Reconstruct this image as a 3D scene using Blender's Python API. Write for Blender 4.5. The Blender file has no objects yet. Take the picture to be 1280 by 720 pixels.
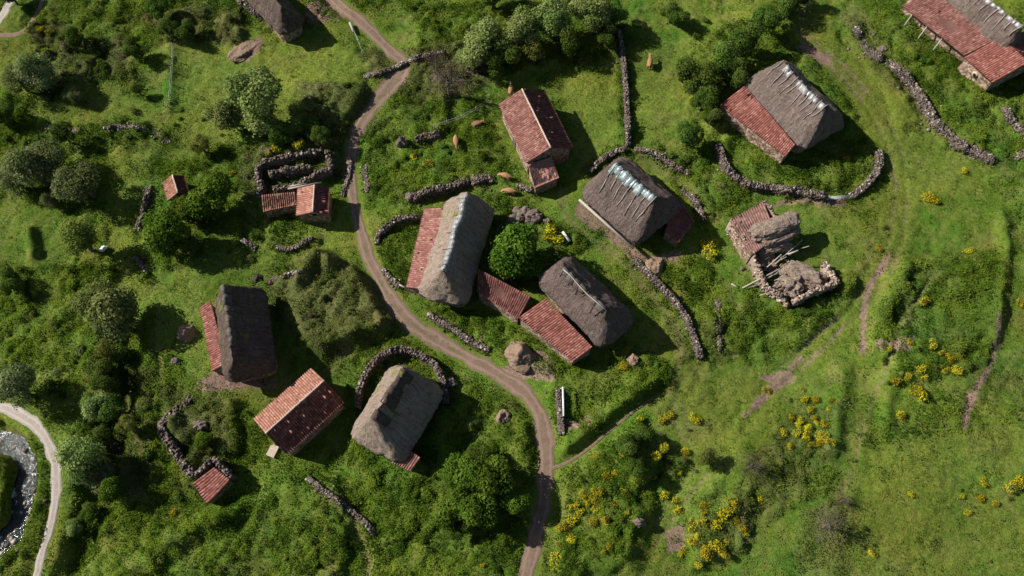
import bpy, bmesh, math, random
import numpy as np
from mathutils import Vector, Matrix, noise as mnoise
random.seed(11); RNG = np.random.default_rng(11)
S = bpy.context.scene; COL = S.collection
R = math.radians
# ------------------------------------------------------------------ camera
TH = R(23.7); CAMZ = 102.0; F = 1000.0
ct, st = math.cos(TH), math.sin(TH)
cd = bpy.data.cameras.new('camera'); cam = bpy.data.objects.new('camera', cd); COL.objects.link(cam)
cam.location = (0, 0, CAMZ); cam.rotation_euler = (TH, 0, 0)
cd.sensor_width = 36; cd.lens = 36*F/1280; cd.clip_end = 9000; cd.clip_start = 1
S.camera = cam
def ray(px, py):
    u = (px-640)/F; v = (360-py)/F
    return u, v*ct+st, v*st-ct
def onplane(px, py, z):
    a, b, c = ray(px, py); t = (z-CAMZ)/c
    return Vector((a*t, b*t, z))
def project(x, y, z):
    dz = z-CAMZ
    depth = st*y - ct*dz
    v = ct*y + st*dz
    return 640+F*x/depth, 360-F*v/depth
# ------------------------------------------------------------------ noise
class VN:
    def __init__(s, seed): s.t = np.random.default_rng(seed).random((256, 256))
    def __call__(s, x, y, sc):
        x = np.asarray(x, float)/sc; y = np.asarray(y, float)/sc
        xi = np.floor(x).astype(int); yi = np.floor(y).astype(int)
        fx = x-xi; fy = y-yi; fx = fx*fx*(3-2*fx); fy = fy*fy*(3-2*fy)
        t = s.t; a = t[xi & 255, yi & 255]; b = t[(xi+1) & 255, yi & 255]
        c = t[xi & 255, (yi+1) & 255]; d = t[(xi+1) & 255, (yi+1) & 255]
        return (a*(1-fx)+b*fx)*(1-fy)+(c*(1-fx)+d*fx)*fy
N1, N2, N3, N4 = VN(1), VN(2), VN(3), VN(4)
def fbm(n, x, y, sc, o=3):
    r = 0; a = 1; s = 0
    for k in range(o): r = r+a*n(x+17.3*k, y-9.1*k, sc/2**k); s += a; a *= .5
    return r/s
def worley(x, y, sc, seed):
    rg = np.random.default_rng(seed); T = rg.random((3, 128, 128)); x = np.asarray(x)/sc; y = np.asarray(y)/sc
    xi = np.floor(x).astype(int); yi = np.floor(y).astype(int); best = np.full(x.shape, 9.0); cr = np.zeros(x.shape)
    for i in (-1, 0, 1):
        for j in (-1, 0, 1):
            a, b = (xi+i) & 127, (yi+j) & 127
            d = np.hypot(xi+i+T[0][a, b]-x, yi+j+T[1][a, b]-y); m = d < best
            best = np.where(m, d, best); cr = np.where(m, T[2][a, b], cr)
    return best, cr
def pillow(x, y, sc, seed):
    d, c = worley(x, y, sc, seed); rr = .55+.35*c
    return np.sqrt(np.clip(1-(d/rr)**2, 0, 1))*(.35+.65*c), c
def sstep(a, b, x):
    t = np.clip((x-a)/(b-a), 0, 1); return t*t*(3-2*t)
# ------------------------------------------------------------------ terrain base
PADS = []
def Hraw(x, y):
    x = np.asarray(x, float); y = np.asarray(y, float)
    xx = np.clip(x, -400, 400); yy = np.clip(y, -400, 400)
    h = 0.05*xx + 0.03*(yy-45) + (fbm(N1, x+500, y+500, 34, 2)-.5)*2.6
    far = np.hypot(x, y-50); h = h + np.clip(far-160, 0, 3000)*0.10
    return h
def Hb(x, y):
    h = Hraw(x, y)
    for (cx, cy, r, z) in PADS:
        d = np.hypot(x-cx, y-cy); w = 1-sstep(r, r+6, d)
        h = h*(1-w)+z*w
    return h
def G(px, py, dz=0.0):
    z = 0.0
    for _ in range(12):
        p = onplane(px, py, z+dz); z = float(Hb(p.x, p.y))
    return Vector((p.x, p.y, z))
# ------------------------------------------------------------------ building specs (pixels of roof points + heights)
B = {}
def rotl(v, a): c, s = math.cos(a), math.sin(a); return Vector((v.x*c+v.y*s, -v.x*s+v.y*c, v.z))
class Frame: pass
def frame(name, R1, R2, zr, E=None, ze=0, Fo=None, pad=None):
    f = Frame(); mid = ((R1[0]+R2[0])/2, (R1[1]+R2[1])/2)
    z = 0.0
    for _ in range(12):
        p = onplane(mid[0], mid[1], z+zr); z = float(Hraw(p.x, p.y))
    f.z0 = z; f.zr = zr; f.ze = ze
    a, b = onplane(*R1, z+zr), onplane(*R2, z+zr)
    f.c = (a+b)/2; f.c.z = z
    f.ang = math.atan2(b.y-a.y, b.x-a.x)
    f.half = (b-a).length/2
    f.loc = lambda px, py, h: f.toloc(onplane(px, py, z+h))
    def toloc(p): return rotl(p-f.c, f.ang)
    f.toloc = toloc
    if E:
        e = [f.loc(px, py, ze) for px, py in E]
        f.e = e; f.w = sum(v.y for v in e)/len(e)
        f.x0 = min(v.x for v in e); f.x1 = max(v.x for v in e)
        f.w2 = -f.w
        if Fo:
            g = [f.loc(px, py, ze) for px, py in Fo]; f.w2 = sum(v.y for v in g)/len(g)
        print('BLD', name, 'ridge %.1f' % (2*f.half), 'w %.1f w2 %.1f x %.1f..%.1f z0 %.1f' % (f.w, f.w2, f.x0, f.x1, z))
    PADS.append((f.c.x, f.c.y, pad or 6.0, z)); B[name] = f
    return f
frame('b1', (584.5, 239), (554.5, 338), 8.0, [(555, 257), (524, 357)], 3.2, [(613, 262), (591, 378)], pad=8)
frame('b2', (768, 203), (819, 246.5), 7.8, [(730, 243), (792, 310)], 2.9, pad=7)
frame('b3', (702, 331), (757, 385), 8.0, [(677, 356), (741, 432)], 3.0, [(727, 325), (786, 392)], pad=8)
frame('b5', (977, 77), (1033, 133), 7.6, [(929, 108), (993, 182)], 3.2, pad=8)
frame('b6', (278, 355.5), (290, 451), 8.3, [(263, 378), (282, 455)], 3.2, [(330, 365), (344, 424)], pad=7)
frame('b8', (504, 459), (466, 522), 8.4, [(484, 458), (441, 540)], 2.8, [(543, 492), (527, 565)], pad=7)
frame('b9', (1200, -32), (1279, 32), 7.6, [(1165, 0), (1246, 52)], 4.0, pad=9)
frame('b14', (322, -25), (352, 8), 6.4, [(300, -8), (336, 28)], 3.0, pad=6)
frame('b4', (653.5, 113.4), (687, 182), 5.4, [(624.5, 128), (657.5, 208)], 3.6, [(684, 118.7), (714.8, 184)], pad=7)
frame('b7', (405, 476), (331, 543), 5.2, [(392, 462), (316, 521)], 3.3, [(429, 492), (370, 571)], pad=6)
frame('b12', (216, 219.6), (223, 243), 3.2, [(202.5, 228), (210.5, 249)], 2.2, [(233.5, 219.6), (232, 240)], pad=3)
frame('b11', (393, 233), (391, 266), 3.6, [(373, 234), (370, 269)], 2.8, [(412, 234), (411, 265)], pad=4)
frame('b10', (934, 262), (975, 345), 4.0, [(912, 275), (960, 380)], 3.0, pad=8)
frame('b13', (281, 592), (262, 612), 2.5, [(270, 588), (241, 605)], 2.2, pad=3.5)
# ------------------------------------------------------------------ polylines in pixels
def smooth_line(pts, n=8):
    out = []
    P = [pts[0]]+list(pts)+[pts[-1]]
    for i in range(1, len(P)-2):
        for k in range(n):
            t = k/n; r = []
            for j in range(len(pts[0])):
                a, b, c, d = P[i-1][j], P[i][j], P[i+1][j], P[i+2][j]
                r.append(.5*((2*b)+(-a+c)*t+(2*a-5*b+4*c-d)*t*t+(-a+3*b-3*c+d)*t**3))
            out.append(tuple(r))
    out.append(tuple(pts[-1])); return out
MAIN = [(405,-20,14),(418,0,15),(445,22,15),(470,45,15),(490,65,16),(502,79,17),(497,95,30),(485,110,27),(468,130,21),(450,155,18),(441,180,17),(438,210,16),(441,245,15),(450,285,16),(462,325,17),(480,360,18),(500,390,24),(520,408,24),(550,428,20),(585,447,19),(615,463,20),(645,482,21),(665,502,22),(677,525,22),(682,560,23),(683,590,22),(681,620,22),(673,655,21),(665,690,22),(658,720,22),(650,760,22),(640,830,22),(640,900,22)]
SIDE = [(683,587,7),(705,580,5),(730,565,4),(760,540,3.5),(795,512,3.5),(826,490,2.5)]
VALLEY = [(-60,500,14),(-20,502,14),(0,508,14),(20,516,15),(42,530,15),(58,550,15),(68,580,15),(69,620,13),(62,660,12),(52,690,12),(44,722,12),(30,770,12)]
TOPROAD = [(40,-60,12),(22,-20,12),(12,2,11),(-3,28,12),(-30,70,12)]
TOPTRACK = [(-20,45,8),(0,44,8),(22,42,8),(38,30,7),(50,8,6),(60,-20,6)]
RIVER = [(-60,540),(-10,548),(14,558),(27,580),(26,610),(20,640),(8,665),(-20,700),(-60,740)]
def W2(pl): return [G(p[0], p[1]) for p in pl]
def dist_poly(x, y, pts):
    d = np.full(x.shape, 1e9)
    for a, b in zip(pts[:-1], pts[1:]):
        ax, ay = a[0], a[1]; dx, dy = b[0]-ax, b[1]-ay
        L = dx*dx+dy*dy+1e-9
        t = np.clip(((x-ax)*dx+(y-ay)*dy)/L, 0, 1)
        d = np.minimum(d, np.hypot(x-ax-t*dx, y-ay-t*dy))
    return d
# ------------------------------------------------------------------ terrain grid
GS = 0.27; X0, X1, Y0, Y1 = -112, 112, -22, 128
gx = np.arange(X0, X1+1e-6, GS); gy = np.arange(Y0, Y1+1e-6, GS)
XX, YY = np.meshgrid(gx, gy, indexing='ij')
HB = Hb(XX, YY)
PX, PY = project(XX, YY, HB)
wx = (fbm(N2, XX+300, YY+300, 5, 3)-.5)*26; wy = (fbm(N3, XX+300, YY+300, 5, 3)-.5)*26
QX, QY = PX+wx, PY+wy
def inpoly(x, y, poly):
    ins = np.zeros(x.shape, bool); n = len(poly)
    for i in range(n):
        x1, y1 = poly[i]; x2, y2 = poly[(i+1) % n]
        if y1 == y2: continue
        c = ((y1 > y) != (y2 > y)) & (x < (x2-x1)*(y-y1)/(y2-y1)+x1)
        ins ^= c
    return ins
def blur(a, k=2):
    for _ in range(k):
        a = (a+np.roll(a, 1, 0)+np.roll(a, -1, 0)+np.roll(a, 1, 1)+np.roll(a, -1, 1))/5
    return a
def mask(polys, val=1.0, k=4):
    m = np.zeros(XX.shape)
    for p in polys: m[inpoly(QX, QY, p)] = val
    return blur(m, k)
LUSH = [
 [(895,150),(940,200),(1000,240),(1060,245),(1095,205),(1090,180),(1040,90),(1000,60),(930,60)],
 [(1050,30),(1100,-10),(1200,60),(1290,100),(1290,205),(1240,200),(1180,165),(1110,75)],
 [(460,130),(520,100),(600,130),(650,220),(600,240),(520,240),(462,270),(452,200)],
 [(468,290),(525,280),(512,350),(482,345)],[(530,385),(600,385),(700,440),(690,470),(600,430)],
 [(470,590),(560,470),(655,505),(672,600),(650,720),(470,740)],
 [(0,330),(150,330),(170,420),(170,520),(200,600),(300,640),(380,600),(440,640),(480,730),(80,730),(75,560),(0,495)],
 [(180,400),(220,460),(300,500),(330,560),(300,640),(190,600),(170,500)],
 [(290,250),(410,280),(400,300),(330,330),(260,330),(190,340),(170,270)],
 [(870,380),(960,350),(1060,340),(1060,400),(950,465),(900,440)],
 [(1100,330),(1250,320),(1240,460),(1130,480),(1090,420)],
 [(700,600),(800,520),(840,560),(785,700),(690,740),(692,640)],
 [(780,430),(850,455),(820,490),(720,550),(700,500),(690,450)],
 [(760,290),(820,330),(880,320),(905,380),(890,430),(850,360)],
 [(150,180),(430,180),(430,230),(300,240),(180,250)],
 [(0,120),(200,150),(260,180),(180,230),(0,260)],[(30,-10),(500,-10),(430,30),(230,40),(150,100),(30,130)],
 [(500,0),(770,0),(760,90),(680,80),(540,110)],[(860,60),(1000,-10),(1010,30),(920,110),(890,200),(850,220),(860,120)],
 [(440,480),(560,450),(570,600),(440,610)],[(380,590),(470,600),(480,700),(400,640)],
 [(590,240),(760,290),(700,330),(620,300)],[(950,150),(960,290),(880,260),(820,220)],[(0,540),(70,560),(60,730),(0,730)],
 [(350,440),(470,420),(540,440),(480,470),(420,480)]]
ROUGH = [
 [(340,350),(400,320),(480,350),(492,415),(400,455),(350,410)],[(40,30),(170,50),(175,100),(60,110)],
 [(160,20),(300,10),(300,60),(220,50)],[(300,180),(430,170),(430,220),(340,210),(310,290)],
 [(370,110),(460,100),(470,170),(380,180)],[(870,660),(990,520),(1045,500),(1040,550),(930,700),(870,715)],
 [(1000,640),(1060,620),(1070,720),(1000,720)],[(440,60),(620,60),(610,120),(520,130)],
 [(200,480),(290,500),(300,570),(230,580)],
 [(1050,20),(1130,90),(1160,150),(1090,100)],[(120,450),(200,470),(180,620),(120,640)]]
MOWN = [[(135,180),(185,190),(182,300),(178,380),(150,380),(140,280)],[(0,225),(32,240),(22,300),(0,310)],[(190,360),(250,335),(262,470),(200,440)],[(40,120),(140,125),(135,155),(40,150)],[(240,140),(280,150),(240,200),(190,200)],[(470,170),(500,150),(520,160),(480,220)],[(60,500),(110,480),(100,560),(80,570)],[(700,460),(790,460),(740,510),(700,520)],[(215,60),(400,45),(460,70),(440,105),(380,140),(225,145)],[(700,100),(780,100),(780,190),(720,200)],[(790,60),(900,50),(860,160),(790,185)],
 [(1020,20),(1060,60),(1150,150),(1250,215),(1200,240),(1130,260),(1110,330),(1020,450),(900,560),(860,580),(860,500),(1000,440),(1080,340),(1100,200),(1000,50)],
 [(280,480),(330,470),(400,470),(300,520)],[(100,100),(240,140),(220,160),(100,130)],[(1080,560),(1290,520),(1290,730),(1080,730)],
 [(230,330),(430,270),(420,310),(300,340)],[(40,420),(80,560),(75,700),(60,720),(70,620)]]
DIRT = [[(1090,420),(1140,418),(1135,434),(1100,432)],[(272,450),(285,470),(340,480),(338,492),(285,486),(240,484)],[(285,75),(300,50),(325,40),(330,60),(305,80)],
 [(830,668),(855,660),(858,684),(835,690)],[(700,525),(735,522),(728,540),(704,546)],[(615,460),(680,430),(700,455),(690,480),(640,470)],
 [(950,468),(990,462),(992,478),(965,480)],[(1000,240),(1055,250),(1060,262),(960,256)],[(730,250),(795,320),(850,318),(850,330),(780,330),(722,260)],
 [(380,0),(440,10),(430,30),(390,30)],[(1000,56),(1040,65),(1030,80),(985,60)],[(540,95),(600,60),(620,90),(570,120)]]
DRYL = [([(1078,380),(1080,440)],4),([(1243,400),(1240,450),(1212,500),(1208,530)],5),([(1170,345),(1120,420),(1060,590),(1040,640)],4),
 ([(795,190),(850,225),(880,262)],6),([(345,345),(410,290)],4),([(400,612),(440,650),(460,690),(462,730)],7),([(190,420),(205,470)],3),([(440,440),(380,478),(300,486)],9),([(895,380),(898,450)],4),
 ([(1010,0),(1000,40),(1015,60)],7),([(830,490),(850,430),(800,350),(720,280),(700,240)],6),([(1060,20),(1130,100),(1180,170)],12),([(205,480),(200,440)],4)]
WALLPX = [[(772,40),(779,80),(783,130),(785,184)],[(783,188),(765,194),(750,203),(737,216)],[(793,187),(815,192),(838,206),(862,219)],[(852,238),(868,252),(880,278)],[(896,183),(903,205),(915,222),(935,233),(965,238),(1000,243),(1033,248)],[(1062,247),(1075,239),(1088,225),(1097,210),(1096,190)],[(1068,36),(1085,62),(1105,77)],[(1105,80),(1130,98),(1150,125),(1165,150),(1190,175),(1215,190),(1241,203)],[(1254,136),(1268,157),(1284,172)],[(1268,199),(1284,189)],[(792,325),(810,345),(835,370),(855,395),(866,420),(875,449)],[(517,251),(537,243),(564,238),(585,229)],[(590,228),(604,224),(616,225)],[(471,306),(474,296),(482,288),(500,277),(527,273)],[(479,338),(488,349),(500,359)],[(536,393),(550,403),(566,411),(587,427),(612,438)],[(698,487),(700,515),(702,544)],[(448,510),(454,480),(470,454),(486,443),(507,440),(531,449),(546,461),(555,482),(558,505)],[(385,597),(405,614),(430,631),(455,652),(470,668)],[(455,97),(480,91),(500,84),(520,75),(556,66)],[(345,310),(363,313),(379,306),(391,297)],[(303,301),(321,311)],[(336,354),(350,347),(374,341)],[(187,233),(183,254),(172,288)],[(171,322),(178,333),(188,342)],[(57,160),(100,165)],[(130,160),(170,160),(200,169),(213,179)],[(456,206),(459,240)],[(520,177),(535,172),(550,168)],[(896,375),(898,408),(900,440)],[(645,232),(656,237),(668,239)],[(440,198),(436,220),(428,245)]]
lush = mask(LUSH); rough = mask(ROUGH)*np.where(PX > 820, .55, 1.0); mown = mask(MOWN); dirt = mask(DIRT, 1, 2)
lush = np.clip(lush + sstep(.55, .72, fbm(N4, XX+900, YY+900, 9, 3))*.5*(1-mown), 0, 1)
dry = np.zeros(XX.shape)
for pl, w in DRYL:
    d = dist_poly(QX*.5+PX*.5, QY*.5+PY*.5, smooth_line(pl, 4)); dry = np.maximum(dry, 1-sstep(w*.4, w*1.3, d))
rough = np.maximum(rough, ((PX > 800) & (PY > 330))*sstep(.54, .68, fbm(N2, XX+60, YY+900, 7, 4))*.3*(1-mown*.45)); lush *= 1-mown*.75; lush *= (1-dry*.8)
for wl_ in WALLPX:
    dd_ = dist_poly(XX, YY, [(g.x, g.y) for g in W2(smooth_line(wl_, 4))]); lush = np.maximum(lush, (1-sstep(.6, 2.0, dd_+(fbm(N3, XX, YY, 1.5, 2)-.5)*2))*.8)
TRK = [(1010,50),(1060,98),(1100,150),(1122,200),(1126,260),(1112,320),(1082,372),(1040,412),(1000,450),(950,500),(900,560),(858,612),(815,672),(790,730)]
TRK2 = [(868,470),(850,500),(856,540),(880,560)]
rutm = np.zeros(XX.shape)
for tk_ in (TRK, TRK2):
    td = dist_poly(XX, YY, [(g.x, g.y) for g in W2(smooth_line(tk_, 5))])+(fbm(N1, XX, YY, 3, 2)-.5)*.5
    tm_ = 1-sstep(1.3, 2.6, td); lush *= 1-tm_; rough *= 1-tm_; mown = np.maximum(mown, tm_); rutm = np.maximum(rutm, np.exp(-((td-.8)/.42)**2))
dirt = np.maximum(dirt, rutm*sstep(.42, .62, fbm(N3, XX, YY, 6, 3))*np.where(PY > 480, .28, .6))
for q_ in ([(1112,320),(1082,372),(1078,440)],[(1243,400),(1240,450),(1212,500),(1206,535)],[(1000,450),(960,490),(930,520)]):
    dq = dist_poly(XX, YY, [(g.x, g.y) for g in W2(smooth_line(q_, 5))])+(fbm(N1, XX, YY, 2.5, 3)-.5)*1.0; dirt = np.maximum(dirt, (1-sstep(.25, .8, dq))*.72)
dry = np.maximum(dry, rutm*sstep(.35, .6, fbm(N2, XX, YY, 5, 3))*1.0)
RPATH = {}
roadm = np.zeros(XX.shape); flat = np.zeros(XX.shape)
for nm, pl in (('main', MAIN), ('side', SIDE), ('valley', VALLEY), ('toproad', TOPROAD), ('toptrack', TOPTRACK)):
    sl = smooth_line(pl, 6)
    wpts = []
    for (px, py, w) in sl:
        g = G(px, py); dep = st*g.y-ct*(g.z-CAMZ); wpts.append((g.x, g.y, w*dep/F/2))
    RPATH[nm] = wpts
    hw = np.array([w for _, _, w in wpts]).mean()
    d = dist_poly(XX, YY, wpts)
    flat = np.maximum(flat, 1-sstep(hw*.9, hw+1.6, d)); roadm = np.maximum(roadm, 1-sstep(hw*1.0, hw*1.5, d))
# ridges / ditches: (line px, height m, width m)
RIDGES = [([(1248,270),(1256,310),(1250,350),(1244,400),(1238,430)],.9,1.0),([(1052,470),(1046,520),(1036,560)],.7,1.5),([(806,640),(798,670),(786,705)],1.1,1.3),
 ([(830,478),(790,500),(750,528),(712,566)],.55,1.6),([(160,395),(150,470),(140,540),(112,620),(92,700)],-1.8,2.4),([(300,640),(240,665),(170,715)],1.3,1.6),
 ([(345,410),(400,440),(480,415)],.9,1.6),([(378,360),(403,322),(416,335)],1.7,1.2),
 ([(215,60),(212,140)],.6,1.2),([(520,172),(550,165)],1.2,1.0),([(880,60),(940,20)],.8,3),([(1110,470),(1105,530)],.5,1),([(600,508),(650,500)],1.0,1.6),([(880,385),(885,440)],.5,.9),
 ([(330,200),(410,185)],1.0,1.2),([(95,95),(190,85)],.9,2.5),([(870,640),(960,540)],.6,2.5),([(40,290),(45,320)],1.2,.9),([(80,560),(88,640),(60,720)],.8,1.5),([(1130,330),(1090,430)],.5,1.2)]
rid = np.zeros(XX.shape)
for pl, h, w in RIDGES:
    d = dist_poly(XX, YY, [(g.x, g.y) for g in W2(smooth_line(pl, 4))])
    rid += h*np.exp(-(d/w)**2*1.2)
RW = [(g.x, g.y) for g in W2(smooth_line(RIVER, 5))]
dr = dist_poly(XX, YY, RW)
river = 1-sstep(1.1, 2.5, dr+(fbm(N2, XX, YY, 3, 2)-.5)*2)
HZ = HB.copy()
padm = np.zeros(XX.shape)
for (cx, cy, r, z) in PADS: padm = np.maximum(padm, 1-sstep(r*.7, r+1, np.hypot(XX-cx, YY-cy)))
free = (1-flat)
HZ += rid*free*(1-padm*.8)
hum = (fbm(N2, XX+50, YY+70, 2.6, 3)-.5)*1.5*(lush*.75+rough*.8)+(fbm(N3, XX, YY, 7, 3)-.5)*.8*(1-mown*.5)
HZ += hum*free*(1-padm*.7)
HZ += ((fbm(N4, XX, YY, 1.1, 2)-.5)*.22*(1-lush*.4))*free
HZ -= roadm*.10
HZ -= rutm*.10
for poly, h in (([(350,350),(400,318),(415,335),(480,350),(492,400),(470,425),(400,445),(350,410)],1.5),([(700,600),(790,530),(835,545),(815,600),(790,620),(795,690),(760,720),(690,720)],1.2),
 ([(830,482),(750,530),(715,570),(697,560),(700,545),(760,500),(800,465)],.5),([(1100,340),(1250,330),(1245,400),(1200,440),(1110,430)],.6),([(940,440),(1060,345),(1062,380),(1000,442)],.5),
 ([(455,175),(470,150),(555,120),(560,150),(500,180)],.7),([(380,110),(460,95),(450,150),(380,165)],.8),([(1060,40),(1100,80),(1150,150),(1130,160),(1080,90)],.6),([(930,500),(1050,490),(1048,560),(960,600),(910,560)],.35),
 ([(200,490),(300,500),(305,575),(245,600)],.7),([(180,640),(300,625),(420,600),(440,650),(430,730),(200,730)],.8),([(870,640),(940,600),(930,700),(860,710)],.8)):
    HZ += mask([poly], 1.0, 3)*h*free*(1-padm)
p1, c1 = pillow(XX+N2(XX, YY, 2)*1.5, YY+N3(XX, YY, 2)*1.5, 2.3, 5); p2, c2 = pillow(XX+N2(XX, YY, 1)*.8, YY, 1.15, 6)
bush = np.clip(lush*.8+rough*.9, 0, 1)*(.35+.65*sstep(.38, .6, fbm(N1, XX+90, YY+10, 6, 3)))
HZ += (p1*.95+p2*.42)*bush*free*(1-padm*.6)*(1-river)
HZ += p2*.16*(1-lush)*free*(1-roadm)
CELL = c1*.6+c2*.4
HZ -= river*2.6
def Hz(x, y):
    fx = np.clip((np.asarray(x, float)-X0)/GS, 0, len(gx)-1.001); fy = np.clip((np.asarray(y, float)-Y0)/GS, 0, len(gy)-1.001)
    i = fx.astype(int); j = fy.astype(int); a = fx-i; b = fy-j
    return (HZ[i, j]*(1-a)+HZ[i+1, j]*a)*(1-b)+(HZ[i, j+1]*(1-a)+HZ[i+1, j+1]*a)*b
def samp(M, x, y):
    i = np.clip(((x-X0)/GS+.5).astype(int), 0, len(gx)-1); j = np.clip(((y-Y0)/GS+.5).astype(int), 0, len(gy)-1)
    return M[i, j]
def GZ(px, py, dz=0.0):
    z = G(px, py, dz).z
    for _ in range(6):
        p = onplane(px, py, z+dz); z = float(Hz(p.x, p.y))
    return Vector((p.x, p.y, z))
# ------------------------------------------------------------------ materials
def mat(name, build):
    m = bpy.data.materials.new(name); m.use_nodes = True
    nt = m.node_tree; nt.nodes.clear(); out = nt.nodes.new('ShaderNodeOutputMaterial')
    build(nt, out); return m
def nn(nt, t, **kw):
    n = nt.nodes.new('ShaderNode'+t)
    for k, v in kw.items():
        if k in n.inputs.keys(): n.inputs[k].default_value = v
        else: setattr(n, k, v)
    return n
def ramp(nt, fac, stops, interp='LINEAR'):
    r = nn(nt, 'ValToRGB'); r.color_ramp.interpolation = interp
    el = r.color_ramp.elements
    while len(el) < len(stops): el.new(.5)
    for e, (p, c) in zip(el, stops): e.position = p; e.color = (*c, 1)
    nt.links.new(fac, r.inputs[0]); return r.outputs[0]
def noise(nt, vec, scale, detail=4, rough=.6):
    n = nn(nt, 'TexNoise'); n.inputs['Scale'].default_value = scale; n.inputs['Detail'].default_value = detail; n.inputs['Roughness'].default_value = rough
    if vec is not None: nt.links.new(vec, n.inputs['Vector'])
    return n.outputs[0]
def mix(nt, fac, a, b, mode='MIX'):
    m = nn(nt, 'Mix', data_type='RGBA', blend_type=mode)
    for i, v in ((0, fac), (6, a), (7, b)):
        if isinstance(v, (int, float)): m.inputs[i].default_value = v
        elif isinstance(v, tuple): m.inputs[i].default_value = (*v, 1)
        else: nt.links.new(v, m.inputs[i])
    return m.outputs[2]
def math_(nt, op, a, b=0.0, clamp=False):
    m = nn(nt, 'Math', operation=op); m.use_clamp = clamp
    for i, v in ((0, a), (1, b)):
        if isinstance(v, (int, float)): m.inputs[i].default_value = v
        else: nt.links.new(v, m.inputs[i])
    return m.outputs[0]
def bump(nt, h, strength=.5, dist=.1):
    b = nn(nt, 'Bump'); b.inputs['Strength'].default_value = strength; b.inputs['Distance'].default_value = dist
    nt.links.new(h, b.inputs['Height']); return b.outputs[0]
def bsdf(nt, out, col, rough=.9, nrm=None, spec=.25, metal=0):
    p = nn(nt, 'BsdfPrincipled'); p.inputs['Roughness'].default_value = rough
    p.inputs['Specular IOR Level'].default_value = spec; p.inputs['Metallic'].default_value = metal
    if isinstance(col, tuple): p.inputs['Base Color'].default_value = (*col, 1)
    else: nt.links.new(col, p.inputs['Base Color'])
    if nrm: nt.links.new(nrm, p.inputs['Normal'])
    nt.links.new(p.outputs[0], out.inputs[0]); return p
def objc(nt): return nn(nt, 'TexCoord').outputs['Object']
def attr(nt, name, o='Fac'):
    a = nn(nt, 'Attribute'); a.attribute_name = name; return a.outputs[o]
def b_ground(nt, out):
    c = objc(nt)
    n1 = noise(nt, c, .35, 5, .62); n2 = noise(nt, c, 2.6, 6, .7); n3 = noise(nt, c, .07, 3)
    g = ramp(nt, n2, [(.34, (.032, .060, .008)), (.5, (.080, .135, .015)), (.64, (.15, .19, .030))])
    g2 = ramp(nt, n1, [(.38, (.055, .125, .010)), (.5, (.10, .150, .018)), (.62, (.18, .18, .045))])
    g = mix(nt, .5, g, g2)
    m = mix(nt, math_(nt, 'MULTIPLY', attr(nt, 'mown'), .7), g, ramp(nt, n2, [(.36, (.060, .105, .012)), (.5, (.11, .150, .020)), (.64, (.18, .185, .042))]))
    soil = ramp(nt, n2, [(.3, (.025, .040, .008)), (.5, (.055, .095, .012)), (.7, (.10, .15, .02))])
    m = mix(nt, math_(nt, 'MULTIPLY', attr(nt, 'lush'), .55), m, soil)
    rr = ramp(nt, n2, [(.3, (.035, .030, .018)), (.55, (.085, .075, .040)), (.8, (.14, .12, .075))])
    m = mix(nt, math_(nt, 'MULTIPLY', attr(nt, 'rough'), .6), m, rr)
    m = mix(nt, math_(nt, 'MULTIPLY', attr(nt, 'dry'), math_(nt, 'ADD', math_(nt, 'MULTIPLY', math_(nt, 'SUBTRACT', n2, .42), 3.0, True), .15)), m, ramp(nt, n2, [(.3, (.10, .095, .035)), (.7, (.20, .15, .085))]))
    tn = math_(nt, 'MULTIPLY', math_(nt, 'SUBTRACT', noise(nt, c, .22, 8, .78), .53), 5, True)
    m = mix(nt, math_(nt, 'MULTIPLY', tn, .75), m, ramp(nt, n2, [(.3, (.09, .095, .030)), (.7, (.20, .165, .07))]))
    dk_ = math_(nt, 'MULTIPLY', math_(nt, 'SUBTRACT', noise(nt, c, .9, 7, .75), .55), 7, True)
    m = mix(nt, math_(nt, 'MULTIPLY', dk_, .5), m, (.030, .050, .012))
    d = math_(nt, 'ADD', attr(nt, 'dirt'), math_(nt, 'MULTIPLY', math_(nt, 'SUBTRACT', n2, .5), 1.3))
    d = math_(nt, 'MULTIPLY', math_(nt, 'SUBTRACT', d, .35), 3.0, True)
    d2 = math_(nt, 'MULTIPLY', math_(nt, 'SUBTRACT', noise(nt, c, .55, 5, .7), .66), 9.0, True)
    d = math_(nt, 'MAXIMUM', d, math_(nt, 'MULTIPLY', d2, .6))
    m = mix(nt, d, m, ramp(nt, n2, [(.3, (.11, .070, .048)), (.7, (.27, .19, .145))]))
    big = noise(nt, c, .045, 5, .6); hs = nn(nt, 'HueSaturation'); nt.links.new(m, hs.inputs['Color']); nt.links.new(math_(nt, 'ADD', math_(nt, 'MULTIPLY', big, 1.5), .33), hs.inputs['Value']); nt.links.new(math_(nt, 'ADD', math_(nt, 'MULTIPLY', n3, -.16), .575), hs.inputs['Hue']); m = hs.outputs[0]
    bsdf(nt, out, m, .95, bump(nt, noise(nt, c, 5, 8, .75), .9, .25), .1)
M_ground = mat('grassland', b_ground)
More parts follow.
